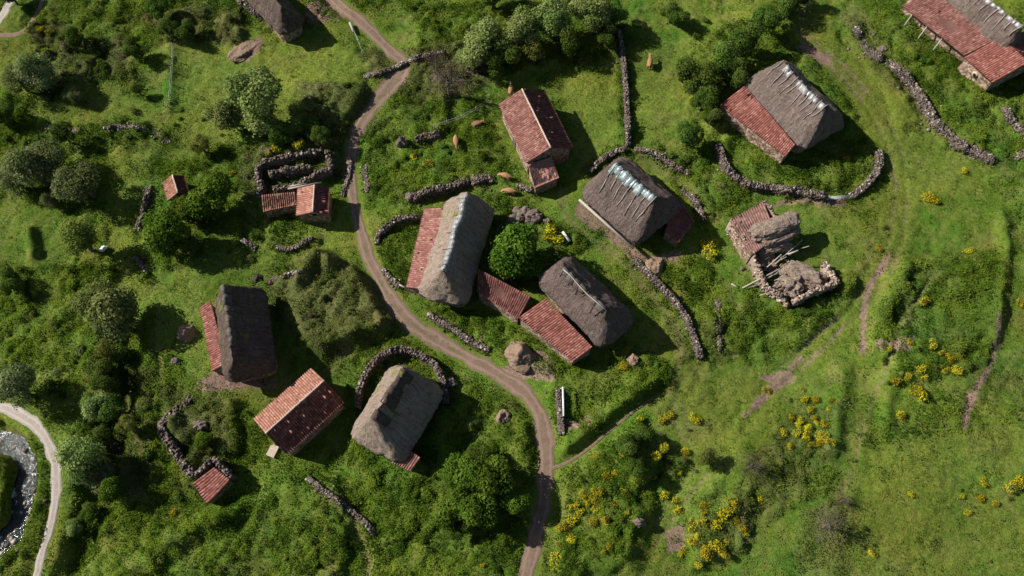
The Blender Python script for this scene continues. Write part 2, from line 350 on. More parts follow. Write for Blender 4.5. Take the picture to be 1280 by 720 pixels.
def leafmat(name, stops, trans=.3, lum=None):
    def b(nt, out):
        t = attr(nt, 'tint'); oi = nn(nt, 'ObjectInfo').outputs['Random']
        col = ramp(nt, t, stops)
        hs = nn(nt, 'HueSaturation'); nt.links.new(col, hs.inputs['Color'])
        nt.links.new(math_(nt, 'ADD', math_(nt, 'MULTIPLY', oi, .5), .75), hs.inputs['Value'])
        nt.links.new(math_(nt, 'ADD', math_(nt, 'MULTIPLY', oi, .03), .485), hs.inputs['Hue'])
        d = nn(nt, 'BsdfDiffuse'); nt.links.new(hs.outputs[0], d.inputs[0])
        tr = nn(nt, 'BsdfTranslucent'); nt.links.new(hs.outputs[0], tr.inputs[0])
        m = nn(nt, 'MixShader'); m.inputs[0].default_value = trans
        nt.links.new(d.outputs[0], m.inputs[1]); nt.links.new(tr.outputs[0], m.inputs[2]); nt.links.new(m.outputs[0], out.inputs[0])
    return mat(name, b)
def L3(a, b, c): return [(0, a), (.5, b), (1, c)]
ML = {
 'herb': leafmat('herb_leaf', L3((.035, .085, .008), (.10, .19, .014), (.21, .30, .032)), .4),
 'grass': leafmat('grass_blade', L3((.055, .105, .010), (.115, .18, .018), (.23, .24, .055)), .4),
 'fern': leafmat('rough_leaf', L3((.065, .090, .018), (.125, .150, .036), (.22, .20, .085))),
 'willow': leafmat('willow_leaf', L3((.075, .115, .026), (.145, .195, .052), (.26, .29, .10))),
 'grey': leafmat('grey_leaf', L3((.065, .092, .028), (.130, .160, .056), (.23, .25, .11))),
 'bright': leafmat('bright_leaf', L3((.034, .068, .007), (.064, .115, .012), (.12, .18, .024))),
 'olive': leafmat('olive_leaf', L3((.070, .100, .014), (.12, .155, .026), (.20, .215, .055))),
 'dark': leafmat('dark_leaf', L3((.030, .058, .008), (.060, .108, .016), (.115, .160, .036))),
 'brown': leafmat('dry_twig', L3((.055, .042, .024), (.10, .082, .048), (.17, .15, .10))),
 'yellow': leafmat('broom_flower', L3((.26, .23, .010), (.46, .37, .012), (.66, .53, .03)), .2),
}
def b_bark(nt, out):
    c = objc(nt); n = noise(nt, c, 6, 6); bsdf(nt, out, ramp(nt, n, [(.3, (.05, .04, .03)), (.7, (.16, .14, .11))]), .9, bump(nt, n, .6, .05))
M_bark = mat('bark', b_bark)
def b_stone(nt, out, k=1.0, tint=(1, 1, 1)):
    c = objc(nt); v = nn(nt, 'TexVoronoi'); v.inputs['Scale'].default_value = 2.6; nt.links.new(c, v.inputs['Vector'])
    n = noise(nt, c, 5, 6, .7); n2 = noise(nt, c, .6, 3)
    sep = nn(nt, 'SeparateColor'); nt.links.new(v.outputs['Color'], sep.inputs[0])
    T = lambda a: tuple(x*y*k for x, y in zip(a, tint))
    col = ramp(nt, sep.outputs[0], [(.1, T((.11, .085, .07))), (.5, T((.22, .175, .145))), (.9, T((.36, .31, .27)))])
    col = mix(nt, math_(nt, 'MULTIPLY', math_(nt, 'SUBTRACT', n, .45), 2.2, True), col, T((.13, .105, .085)))
    col = mix(nt, math_(nt, 'MULTIPLY', math_(nt, 'SUBTRACT', n2, .56), 5, True), col, (.07, .085, .03))
    h = math_(nt, 'ADD', math_(nt, 'MULTIPLY', v.outputs['Distance'], -1.0), math_(nt, 'MULTIPLY', n, .5))
    bsdf(nt, out, col, .92, bump(nt, h, .8, .12), .15)
M_stone = mat('drystone', b_stone)
M_stone2 = mat('barn_masonry', lambda nt, out: b_stone(nt, out, 1.0, (1.15, .98, .85)))
def b_rock(nt, out):
    t = attr(nt, 'tint'); c = objc(nt); n = noise(nt, c, 4, 5, .7)
    col = ramp(nt, t, [(0, (.045, .034, .027)), (.5, (.115, .088, .072)), (.85, (.20, .16, .135)), (1, (.40, .36, .33))])
    col = mix(nt, math_(nt, 'MULTIPLY', math_(nt, 'SUBTRACT', n, .5), 3, True), col, (.085, .08, .05))
    bsdf(nt, out, col, .9, bump(nt, noise(nt, c, 9, 5), .5, .05), .2)
M_rock = mat('loose_stone', b_rock)
def b_thatch(nt, out, base=((.090, .064, .053), (.195, .148, .126), (.30, .245, .213)), moss=.0):
    uv = nn(nt, 'TexCoord').outputs['UV']; mp = nn(nt, 'Mapping'); mp.inputs['Scale'].default_value = (1.9, .30, 1)
    nt.links.new(uv, mp.inputs['Vector'])
    mp2 = nn(nt, 'Mapping'); mp2.inputs['Scale'].default_value = (1.0, .35, 1); nt.links.new(uv, mp2.inputs['Vector'])
    n = noise(nt, mp.outputs[0], 1.6, 7, .72); n2 = noise(nt, mp2.outputs[0], .9, 4); n3 = noise(nt, objc(nt), 2.2, 9, .8)
    mx = math_(nt, 'ADD', math_(nt, 'MULTIPLY', n, .5), math_(nt, 'MULTIPLY', n3, .5))
    col = ramp(nt, mx, [(.38, base[0]), (.5, base[1]), (.62, base[2])])
    col = mix(nt, math_(nt, 'MULTIPLY', math_(nt, 'SUBTRACT', n2, .5), 2.2, True), col, tuple(x*.62 for x in base[1]))
    if moss: col = mix(nt, math_(nt, 'MULTIPLY', math_(nt, 'SUBTRACT', noise(nt, objc(nt), .5, 5, .7), (.60-moss*.1)), 16, True), col, (.17, .21, .04))
    h = math_(nt, 'ADD', n, math_(nt, 'MULTIPLY', n3, 1.3))
    bsdf(nt, out, col, .95, bump(nt, h, 1.0, .38), .1)
M_th = {'grey': mat('thatch_grey', b_thatch),
        'brown': mat('thatch_brown', lambda a, b: b_thatch(a, b, ((.072, .052, .044), (.160, .120, .104), (.26, .205, .18)))),
        'pale': mat('thatch_pale', lambda a, b: b_thatch(a, b, ((.17, .118, .088), (.33, .255, .203), (.46, .375, .305)), .1)),
        'dark': mat('thatch_dark', lambda a, b: b_thatch(a, b, ((.055, .038, .030), (.120, .088, .073), (.20, .158, .135)), .1))}
def b_tile(nt, out, cols):
    uv = nn(nt, 'TexCoord').outputs['UV']; fl = nn(nt, 'VectorMath', operation='FLOOR'); nt.links.new(uv, fl.inputs[0])
    wn = nn(nt, 'TexWhiteNoise', noise_dimensions='3D'); 
    ad = nn(nt, 'VectorMath', operation='ADD'); nt.links.new(fl.outputs[0], ad.inputs[0])
    oi = nn(nt, 'ObjectInfo'); nt.links.new(oi.outputs['Random'], ad.inputs[1]); nt.links.new(ad.outputs[0], wn.inputs[0])
    n = noise(nt, objc(nt), .8, 5, .65); n2 = noise(nt, objc(nt), 9, 5, .7)
    f = math_(nt, 'ADD', math_(nt, 'MULTIPLY', wn.outputs[0], .40), math_(nt, 'MULTIPLY', n, .60))
    col = ramp(nt, f, cols)
    fr = nn(nt, 'VectorMath', operation='FRACTION'); nt.links.new(uv, fr.inputs[0]); sx = nn(nt, 'SeparateXYZ'); nt.links.new(fr.outputs[0], sx.inputs[0])
    chan = math_(nt, 'GREATER_THAN', math_(nt, 'ABSOLUTE', math_(nt, 'SUBTRACT', sx.outputs[0], .5)), .30)
    col = mix(nt, math_(nt, 'MULTIPLY', chan, .62), col, (.085, .052, .045))
    col = mix(nt, math_(nt, 'MULTIPLY', math_(nt, 'SUBTRACT', n2, .5), 2.0, True), col, (.13, .075, .06))
    col = mix(nt, math_(nt, 'MULTIPLY', math_(nt, 'SUBTRACT', noise(nt, objc(nt), 1.4, 6, .7), .6), 6, True), col, (.19, .14, .11))
    bsdf(nt, out, col, .85, bump(nt, n2, .4, .03), .2)
TCM = .70
TC = {'red': [(.15, (.10, .040, .034)), (.35, (.22, .078, .062)), (.55, (.33, .125, .098)), (.68, (.40, .21, .17)), (.82, (.56, .42, .35))],
      'faded': [(.15, (.12, .058, .050)), (.35, (.21, .092, .076)), (.55, (.30, .145, .118)), (.68, (.38, .23, .19)), (.82, (.52, .40, .34))],
      'dark': [(.22, (.10, .045, .038)), (.42, (.20, .080, .065)), (.65, (.29, .125, .10)), (.85, (.40, .24, .20))],
      'pink': [(.2, (.33, .165, .13)), (.5, (.40, .20, .16)), (.8, (.46, .26, .20))],
      'orange': [(.2, (.27, .125, .088)), (.5, (.40, .20, .14)), (.75, (.54, .36, .27))],
      'brown': [(.22, (.10, .07, .06)), (.45, (.21, .135, .11)), (.65, (.30, .19, .155)), (.85, (.42, .32, .27))]}
M_tile = {k: mat('clay_tile_'+k, (lambda a, b, c=v: bsdf(a, b, ramp(a, noise(a, objc(a), 1.2, 8, .7), [(.3, (.27, .13, .105)), (.7, (.37, .195, .155))]), .85, bump(a, noise(a, objc(a), 8, 6), .5, .03), .2)) if k == 'pink' else lambda a, b, c=v: b_tile(a, b, [(p_, tuple(x_*TCM*k_ for x_, k_ in zip(q_, (1.08, .90, .88)))) for p_, q_ in c])) for k, v in TC.items()}
def simple(name, c0, c1, sc=5, rough=.85, bs=.3, spec=.2, metal=0):
    def b(nt, out):
        c = objc(nt); n = noise(nt, c, sc, 6, .68); bsdf(nt, out, ramp(nt, n, [(.3, c0), (.7, c1)]), rough, bump(nt, n, bs, .05), spec, metal)
    return mat(name, b)
M_wood = simple('weathered_wood', (.22, .19, .16), (.42, .38, .34), 8)
M_wooddk = simple('dark_wood', (.05, .04, .035), (.13, .11, .095), 8)
M_sheet = simple('plastic_sheet', (.08, .075, .07), (.37, .37, .375), 2.2, .4, .3, .5)
M_glassy = simple('green_plastic', (.08, .11, .11), (.34, .41, .42), 1.6, .3, .3, .6)
M_mortar = simple('mortar', (.32, .24, .19), (.52, .42, .34), 6)
M_white = simple('white_sack', (.65, .65, .66), (.85, .85, .86), 5, .6)
M_dung = simple('dung', (.11, .072, .048), (.29, .205, .145), 8, .95, 1.0)
def b_straw(nt, out):
    mp = nn(nt, 'Mapping'); mp.inputs['Rotation'].default_value = (0, 0, R(-25)); mp.inputs['Scale'].default_value = (1.2, 5.0, 2.5); nt.links.new(objc(nt), mp.inputs['Vector'])
    n = noise(nt, mp.outputs[0], 1.3, 8, .75); n2 = noise(nt, objc(nt), 1.8, 8, .75); h = math_(nt, 'ADD', math_(nt, 'MULTIPLY', n, .5), math_(nt, 'MULTIPLY', n2, .5))
    bsdf(nt, out, ramp(nt, h, [(.36, (.10, .07, .05)), (.48, (.30, .225, .175)), (.62, (.50, .40, .32))]), .95, bump(nt, math_(nt, 'ADD', n, n2), 1.0, .5), .1)
M_straw = mat('collapsed_thatch', b_straw)
M_void = simple('dark_opening', (.01, .01, .01), (.02, .02, .018), 5)
M_cow = simple('cow_hide', (.22, .11, .05), (.36, .20, .10), 3, .8)
M_cowdk = simple('brown_hide', (.13, .07, .04), (.22, .12, .06), 3, .8)
M_horn = simple('horn', (.45, .40, .30), (.6, .55, .45))
M_metal = simple('pale_metal', (.45, .47, .50), (.7, .72, .75), 4, .4, .1, .5)
def b_path(nt, out, a=(.085, .056, .038), b=(.185, .130, .096), grassy=True, gr=1.0):
    c = objc(nt); n = noise(nt, c, 1.3, 7, .72); n2 = noise(nt, c, 14, 4, .7)
    uv = nn(nt, 'TexCoord').outputs['UV']; sp = nn(nt, 'SeparateXYZ'); nt.links.new(uv, sp.inputs[0])
    col = ramp(nt, n, [(.3, a), (.7, b)]); col = mix(nt, math_(nt, 'MULTIPLY', n2, .35), col, tuple(x*1.5 for x in b))
    rut = math_(nt, 'LESS_THAN', math_(nt, 'ABSOLUTE', math_(nt, 'SUBTRACT', math_(nt, 'ABSOLUTE', math_(nt, 'SUBTRACT', math_(nt, 'ADD', sp.outputs[0], math_(nt, 'MULTIPLY', math_(nt, 'SUBTRACT', n, .5), .35)), .5)), .24)), .07)
    col = mix(nt, math_(nt, 'MULTIPLY', rut, .5), col, tuple(x*1.35 for x in b))
    if grassy:
        d = math_(nt, 'ABSOLUTE', math_(nt, 'SUBTRACT', sp.outputs[0], .5))
        edge = math_(nt, 'MULTIPLY', math_(nt, 'SUBTRACT', math_(nt, 'ADD', d, math_(nt, 'MULTIPLY', math_(nt, 'SUBTRACT', n, .5), .5)), .42), 12, True)
        midm = math_(nt, 'SUBTRACT', .085, d); midm = math_(nt, 'MULTIPLY', math_(nt, 'ADD', midm, math_(nt, 'MULTIPLY', math_(nt, 'SUBTRACT', noise(nt, c, .5, 5, .7), .55), .7)), 9, True)
        midm = math_(nt, 'MULTIPLY', midm, math_(nt, 'LESS_THAN', d, .2))
        midm = math_(nt, 'MULTIPLY', midm, attr(nt, 'mid'))
        g = math_(nt, 'MAXIMUM', edge, math_(nt, 'MULTIPLY', midm, .75))
        col = mix(nt, g, col, ramp(nt, n2, [(.3, (.05, .07, .018)), (.7, (.10, .13, .03))]))
    bsdf(nt, out, col, .95, bump(nt, math_(nt, 'ADD', n, n2), .5, .08), .1)
M_path = mat('dirt_path', b_path)
M_road = mat('pale_lane', lambda a, b: b_path(a, b, (.20, .165, .14), (.34, .30, .265)))
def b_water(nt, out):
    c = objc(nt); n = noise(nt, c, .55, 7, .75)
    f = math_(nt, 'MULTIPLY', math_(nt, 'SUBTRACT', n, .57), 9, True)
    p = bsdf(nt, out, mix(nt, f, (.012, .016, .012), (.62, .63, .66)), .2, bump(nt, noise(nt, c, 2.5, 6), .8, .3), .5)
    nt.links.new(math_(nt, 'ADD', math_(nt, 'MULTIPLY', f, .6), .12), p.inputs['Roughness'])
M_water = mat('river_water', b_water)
# ------------------------------------------------------------------ mesh helpers
def mesh_np(name, verts, faces4=None, faces=None, material=None, smooth=False, tint=None):
    me = bpy.data.meshes.new(name)
    verts = np.asarray(verts, np.float32).reshape(-1, 3)
    if faces is not None: me.from_pydata(verts.tolist(), [], faces)
    else:
        f = np.asarray(faces4, np.int32).reshape(-1, 4); n = len(f)
        me.vertices.add(len(verts)); me.vertices.foreach_set('co', verts.ravel())
        me.loops.add(n*4); me.loops.foreach_set('vertex_index', f.ravel())
        me.polygons.add(n); me.polygons.foreach_set('loop_start', np.arange(0, n*4, 4, dtype=np.int32))
        me.update(calc_edges=True)
    if tint is not None:
        a = me.attributes.new('tint', 'FLOAT', 'POINT'); a.data.foreach_set('value', np.asarray(tint, np.float32).ravel())
    if smooth: me.shade_smooth()
    if material: me.materials.append(material)
    me.validate() if faces is not None else None
    return me
def obj(name, me, parent=None, loc=None):
    o = bpy.data.objects.new(name, me); COL.objects.link(o)
    if parent: o.parent = parent
    if loc is not None: o.location = loc
    return o
def tag(o, label=None, cat=None, group=None, kind=None):
    if label: o['label'] = label
    if cat: o['category'] = cat
    if group: o['group'] = group
    if kind: o['kind'] = kind
    return o
def empty(name, loc, rz=0, **kw):
    o = bpy.data.objects.new(name, None); COL.objects.link(o); o.location = loc; o.rotation_euler = (0, 0, rz); o.empty_display_size = .5
    return tag(o, **kw)
def setattrf(me, name, v):
    a = me.attributes.new(name, 'FLOAT', 'POINT'); a.data.foreach_set('value', np.asarray(v, np.float32).ravel())
# ------------------------------------------------------------------ ground sheet (inner fine grid + stretched skirt to the horizon)
def skirt(a, b, inner):
    st_ = [2, 5, 10, 20, 40, 80, 160, 320, 640, 1300, 2600, 4500]
    return np.concatenate([[a-s for s in reversed(st_)], inner, [inner[-1]+s for s in st_]]), len(st_)
ax, k = skirt(X0, X1, gx); ay, _ = skirt(Y0, Y1, gy)
AX, AY = np.meshgrid(ax, ay, indexing='ij')
ZZ = Hb(AX, AY); ii = np.clip(np.arange(len(ax))-k, 0, len(gx)-1); jj = np.clip(np.arange(len(ay))-k, 0, len(gy)-1)
inside = ((np.arange(len(ax)) >= k) & (np.arange(len(ax)) < k+len(gx)))[:, None] & ((np.arange(len(ay)) >= k) & (np.arange(len(ay)) < k+len(gy)))[None, :]
ext = lambda M: M[np.ix_(ii, jj)]
ZZ = np.where(inside, ext(HZ), ZZ)
nx, ny = AX.shape; idx = np.arange(nx*ny).reshape(nx, ny)
q = np.stack([idx[:-1, :-1], idx[1:, :-1], idx[1:, 1:], idx[:-1, 1:]], -1).reshape(-1, 4)
gm = mesh_np('ground', np.stack([AX, AY, ZZ], -1), q, material=M_ground, smooth=True)
for nme, M in (('lush', lush*(1-roadm)), ('rough', rough), ('mown', mown), ('dry', dry), ('dirt', np.maximum(dirt, river*.6))):
    setattrf(gm, nme, ext(M)*inside)
tag(obj('ground', gm), kind='structure')
# ------------------------------------------------------------------ paths
def ribbon(name, pts, m, lift=.05, nseg=8, midr=(0, 0)):
    # resample
    P = np.array(pts); d = np.r_[0, np.cumsum(np.hypot(*np.diff(P[:, :2], axis=0).T))]
    s = np.arange(0, d[-1], .3); Q = np.stack([np.interp(s, d, P[:, i]) for i in range(3)], 1)
    T = np.gradient(Q[:, :2], axis=0); T /= np.hypot(T[:, 0], T[:, 1])[:, None]; Nn = np.stack([-T[:, 1], T[:, 0]], 1)
    u = np.linspace(-1, 1, nseg+1); V = []; UV = []
    wl = Q[:, 2]*(1+(fbm(N1, s, s*0+3, 1.7, 3)-.5)*.9); wr = Q[:, 2]*(1+(fbm(N2, s, s*0+3, 1.7, 3)-.5)*.9)
    X = Q[:, 0:1]+Nn[:, 0:1]*u*np.where(u > 0, wl[:, None], wr[:, None]); Y = Q[:, 1:2]+Nn[:, 1:2]*u*np.where(u > 0, wl[:, None], wr[:, None])
    Z = Hz(X, Y)+lift-.10*np.abs(u)**6
    n, mm = X.shape; idx = np.arange(n*mm).reshape(n, mm)
    q = np.stack([idx[:-1, :-1], idx[:-1, 1:], idx[1:, 1:], idx[1:, :-1]], -1).reshape(-1, 4)[:, ::-1]
    me = mesh_np(name, np.stack([X, Y, Z], -1), q, material=m, smooth=True)
    uvl = me.uv_layers.new(name='UVMap'); uvv = np.stack([np.broadcast_to((u+1)/2, X.shape), np.broadcast_to(s[:, None]*.1, X.shape)], -1).reshape(-1, 2)
    vi = np.zeros(len(me.loops), np.int32); me.loops.foreach_get('vertex_index', vi); uvl.data.foreach_set('uv', uvv[vi].astype(np.float32).ravel())
    fr = (s/s[-1])[:, None]*np.ones(mm); setattrf(me, 'mid', (fr > midr[0]) & (fr < midr[1]))
    return obj(name, me)
tag(ribbon('dirt_path', RPATH['main'], M_path, .07, midr=(.2, .62)), kind='structure')
tag(ribbon('foot_path', RPATH['side'], M_path, .07), kind='structure')
tag(ribbon('valley_road', RPATH['valley'], M_road, .08), kind='structure')
tag(ribbon('upper_road', RPATH['toproad'], M_road, .08), kind='structure')
tag(ribbon('upper_track', RPATH['toptrack'], M_path, .07), kind='structure')
# river surface
P = np.array(RW); hs = float(Hb(P[3][0], P[3][1]))-1.75
V = []; d = np.r_[0, np.cumsum(np.hypot(*np.diff(P, axis=0).T))]; s = np.arange(0, d[-1], .8); Q = np.stack([np.interp(s, d, P[:, i]) for i in range(2)], 1)
T = np.gradient(Q, axis=0); T /= np.hypot(T[:, 0], T[:, 1])[:, None]; Nn = np.stack([-T[:, 1], T[:, 0]], 1)
u = np.linspace(-2.6, 2.6, 13); X = Q[:, 0:1]+Nn[:, 0:1]*u; Y = Q[:, 1:2]+Nn[:, 1:2]*u
zc = Hb(Q[:, 0], Q[:, 1])-1.7; Z = zc[:, None]+(fbm(N3, X, Y, 1.2, 3)-.5)*.25
n, mm = X.shape; idx = np.arange(n*mm).reshape(n, mm); q = np.stack([idx[:-1, :-1], idx[:-1, 1:], idx[1:, 1:], idx[1:, :-1]], -1).reshape(-1, 4)[:, ::-1]
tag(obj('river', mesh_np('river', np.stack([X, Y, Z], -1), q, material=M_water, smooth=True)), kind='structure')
# ------------------------------------------------------------------ rocks
def rocks_np(centres, sizes, rng, flat_=.75, ang=None):
    n = len(centres); base = np.array([[-1, -1, -1], [1, -1, -1], [1, 1, -1], [-1, 1, -1], [-1, -1, 1], [1, -1, 1], [1, 1, 1], [-1, 1, 1]], float)*.5
    v = base[None]*(1+(rng.random((n, 8, 3))-.5)*.55); v[:, 4:, :2] *= (.62+.3*rng.random((n, 1, 1)))
    sc = np.stack([sizes*(.8+.6*rng.random(n)), sizes*(.7+.4*rng.random(n)), sizes*flat_*(.7+.5*rng.random(n))], 1)
    v = v*sc[:, None]
    a = rng.random(n)*6.28 if ang is None else ang+(rng.random(n)-.5)*.7
    c, s_ = np.cos(a)[:, None], np.sin(a)[:, None]
    x = v[..., 0]*c-v[..., 1]*s_; y = v[..., 0]*s_+v[..., 1]*c
    tl = (rng.random((n, 1))-.5)*.5
    v = np.stack([x, y, v[..., 2]+x*tl], -1)+centres[:, None]
    f = np.array([[0, 3, 2, 1], [4, 5, 6, 7], [0, 1, 5, 4], [1, 2, 6, 5], [2, 3, 7, 6], [3, 0, 4, 7]])
    faces = (np.arange(n)[:, None, None]*8+f[None]).reshape(-1, 4)
    tint = np.repeat(np.clip(rng.normal(.45, .25, n), 0, 1), 8)
    return v.reshape(-1, 3), faces, tint
def join_np(parts):
    V, Fc, T = [], [], []; o = 0
    for v, f, t in parts: V.append(v); Fc.append(f+o); T.append(t); o += len(v)
    return np.concatenate(V), np.concatenate(Fc), np.concatenate(T)
def stone_wall(pl, w, h, label, ruin=.2, name='stone_wall', cat='wall', group=None, wend=None, tone=0.0, loose=1.0):
    rng = np.random.default_rng(len(pl)*977+abs(int(pl[0][0]))); w *= .66; h *= .88
    pts = [GZ(*p) for p in smooth_line(pl, 6)]
    P = np.array([[p.x, p.y] for p in pts]); d = np.r_[0, np.cumsum(np.hypot(*np.diff(P, axis=0).T))]; L = d[-1]
    def at(s): return np.stack([np.interp(s, d, P[:, 0]), np.interp(s, d, P[:, 1])], -1)
    def nr(s):
        t = at(np.minimum(s+.2, L))-at(np.maximum(s-.2, 0)); t /= np.hypot(t[:, 0], t[:, 1])[:, None]+1e-9
        return np.stack([-t[:, 1], t[:, 0]], -1), np.arctan2(t[:, 1], t[:, 0])
    def hh(s): return h*(1-ruin*1.2*N1(s+pl[0][0], s*0, 2.6)**1.0)*np.minimum(1, .55+np.minimum(s, L-s)*.5)
    # core
    s = np.arange(0, L+.3, .35); s = np.minimum(s, L); N_, _ = nr(s); c = at(s); prof = [(-.5, -.4), (-.44, .55), (-.32, .86), (.32, .86), (.44, .55), (.5, -.4)]
    Hs = hh(s); V = np.zeros((len(s), 6, 3))
    for k_, (a, b) in enumerate(prof):
        off = a*w*(1+(rng.random(len(s))-.5)*.3)
        V[:, k_, :2] = c+N_*off[:, None]; V[:, k_, 2] = Hz(c[:, 0], c[:, 1])+np.where(b < 0, -.4, b*Hs)
    idx = np.arange(len(s)*6).reshape(-1, 6); q = [np.stack([idx[:-1, k_], idx[1:, k_], idx[1:, (k_+1) % 6], idx[:-1, (k_+1) % 6]], -1) for k_ in range(6)]
    caps = np.array([[idx[0, 0], idx[0, 1], idx[0, 4], idx[0, 5]], [idx[0, 1], idx[0, 2], idx[0, 3], idx[0, 4]], [idx[-1, 5], idx[-1, 4], idx[-1, 1], idx[-1, 0]], [idx[-1, 4], idx[-1, 3], idx[-1, 2], idx[-1, 1]]])
    core = (V.reshape(-1, 3), np.concatenate([np.concatenate(q), caps]), np.full(len(s)*6, .25+tone))
    # stones
    parts = [core]; rs = .21
    for side in (-1, 1):
        for lay in range(max(2, int(h/.22))):
            n = int(L/rs*1.05); ss = np.sort(rng.random(n))*L; N_, A = nr(ss); fz = (lay+.5)/max(2, int(h/.22)); H_ = hh(ss)
            off = side*(w*.5*(1-.22*fz))+(rng.random(n)-.5)*.12
            c = at(ss)+N_*off[:, None]; g = Hz(c[:, 0], c[:, 1])
            v, f, t = rocks_np(np.column_stack([c, g+fz*H_*.95]), np.full(n, rs)*(.75+.6*rng.random(n)), rng, .7, A); parts.append((v, f, np.clip(t+tone, 0, 1)))
    n = int(L*w/rs**2*1.9); ss = rng.random(n)*L; N_, A = nr(ss); off = (rng.random(n)-.5)*w*.95
    c = at(ss)+N_*off[:, None]; g = Hz(c[:, 0], c[:, 1]); v, f, t = rocks_np(np.column_stack([c, g+hh(ss)*(.9+.15*rng.random(n))]), rs*(.6+.8*rng.random(n)), rng, .7); parts.append((v, f, np.clip(t+.1+tone, 0, 1)))
    n = int(L*2.0*ruin*4*loose); ss = rng.random(n)*L; N_, A = nr(ss); off = rng.normal(0, w*.8, n)
    c = at(ss)+N_*off[:, None]; g = Hz(c[:, 0], c[:, 1]); v, f, t = rocks_np(np.column_stack([c, g+.06]), .28*(.5+.9*rng.random(n)), rng, .7); parts.append((v, f, t))
    v, f, t = join_np(parts); o3 = np.array([P[:, 0].mean(), P[:, 1].mean(), float(Hz(P[:, 0].mean(), P[:, 1].mean()))])
    o = obj(name, mesh_np(name, v-o3, f, material=M_rock, tint=t), loc=o3); return tag(o, label, cat, group)
WG = 'old drystone walls around the hamlet'
WALLS = [
 ([(772,40),(779,80),(783,130),(785,184)],.95,1.3,'straight drystone wall running down the pasture beside the lone cow',.2),
 ([(783,188),(765,194),(750,203),(737,216)],1.1,1.1,'curved dark stone wall hugging the left end of the barn with green ridge sheets',.3),
 ([(793,187),(815,192),(838,206),(862,219)],.9,.8,'low stone wall curving behind the barn with green ridge sheets',.4),
 ([(852,238),(868,252),(880,278)],1.0,.6,'short tumbled wall behind the dark annex of the central right barn',.7),
 ([(896,183),(903,205),(915,222),(935,233),(965,238),(1000,243),(1033,248)],1.35,1.3,'long curved enclosure wall below the barn with a red lean-to',.15),
 ([(1062,247),(1075,239),(1088,225),(1097,210),(1096,190)],1.4,1.2,'hooked end wall right of the field gap, in the barn shadow tip',.2),
 ([(1068,36),(1085,62),(1105,77)],2.0,.7,'ruined overgrown top stretch of the broad boundary wall',.9),
 ([(1105,80),(1130,98),(1150,125),(1165,150),(1190,175),(1215,190),(1241,203)],1.7,1.2,'broad diagonal rubble wall at upper right below the tall nettles',.45),
 ([(1254,136),(1268,157),(1284,172)],1.3,.9,'short pale earthy wall at the right edge below the tiled house',.5),
 ([(1268,199),(1284,189)],1.3,.8,'wall stub at the right edge beyond the nettle gap',.4),
 ([(792,325),(810,345),(835,370),(855,395),(866,420),(875,449)],1.0,1.2,'long stone wall curving down from the dung heap to the meadow',.25),
 ([(517,251),(537,243),(564,238),(585,229)],1.3,1.9,'tall dark stone wall touching the top of the longest thatched barn',.2),
 ([(590,228),(604,224),(616,225)],1.8,1.1,'rounded overgrown wall end right above the longest barn ridge',.5),
 ([(471,306),(474,296),(482,288),(500,277),(527,273)],1.0,1.2,'hooked garden wall left of the longest barn tile strip',.2),
 ([(479,338),(488,349),(500,359)],.8,.9,'small wall along the path beside the longest barn corner',.3),
 ([(536,393),(550,403),(566,411),(587,427),(612,438)],1.0,.9,'tumbled wall along the upper side of the path below the barns',.6),
 ([(698,487),(700,515),(702,544)],1.1,1.0,'short straight wall with a pale beam beside the path bend',.2),
 ([(448,510),(454,480),(470,454),(486,443),(507,440),(531,449),(546,461),(555,482),(558,505)],1.1,1.6,'horseshoe wall wrapped around the mossy thatched barn',.15),
 ([(385,597),(405,614),(430,631),(455,652),(470,668)],.9,.9,'lone stone wall running downhill below the red tiled house',.35),
 ([(455,97),(480,91),(500,84),(520,75),(556,66)],.9,.9,'stone wall crossing the head of the path at the junction',.4),
 ([(345,310),(363,313),(379,306),(391,297)],.9,.8,'little curved terrace wall below the two orange roofed sheds',.3),
 ([(303,301),(321,311)],.9,.7,'mossy wall scrap left of the curved terrace wall',.6),
 ([(336,354),(350,347),(374,341)],.8,.6,'low terrace stones just right of the dark thatched barn top',.7),
 ([(187,233),(183,254),(172,288)],1.0,.6,'sunken old wall left of the smallest tiled hut',.7),
 ([(171,322),(178,333),(188,342)],1.0,.7,'small rubble wall below the pair of bright green trees',.5),
 ([(57,160),(100,165)],.7,.4,'low stone line among thickets at far left',.8),
 ([(130,160),(170,160),(200,169),(213,179)],.8,.4,'half buried stone line crossing the left meadow',.8),
 ([(456,206),(459,240)],.8,.4,'short stone edging on the right of the dirt path',.8),
 ([(520,177),(535,172),(550,168)],1.0,1.3,'overgrown wall stump with brooms right of the upper path',.4),
 ([(896,375),(898,408),(900,440)],.6,.3,'thin stone line in the grass left of the collapsed barn meadow',.9),
 ([(645,232),(656,237),(668,239)],.9,.8,'short stone wall between the two tan cows and the pink annex',.3),
 ([(440,198),(436,220),(428,245)],.7,.5,'stone edging left of the dirt path by the ruined sheds',.7),
]
for a in WALLS: stone_wall(a[0], a[1], a[2], a[3], ruin=a[4], group=WG)
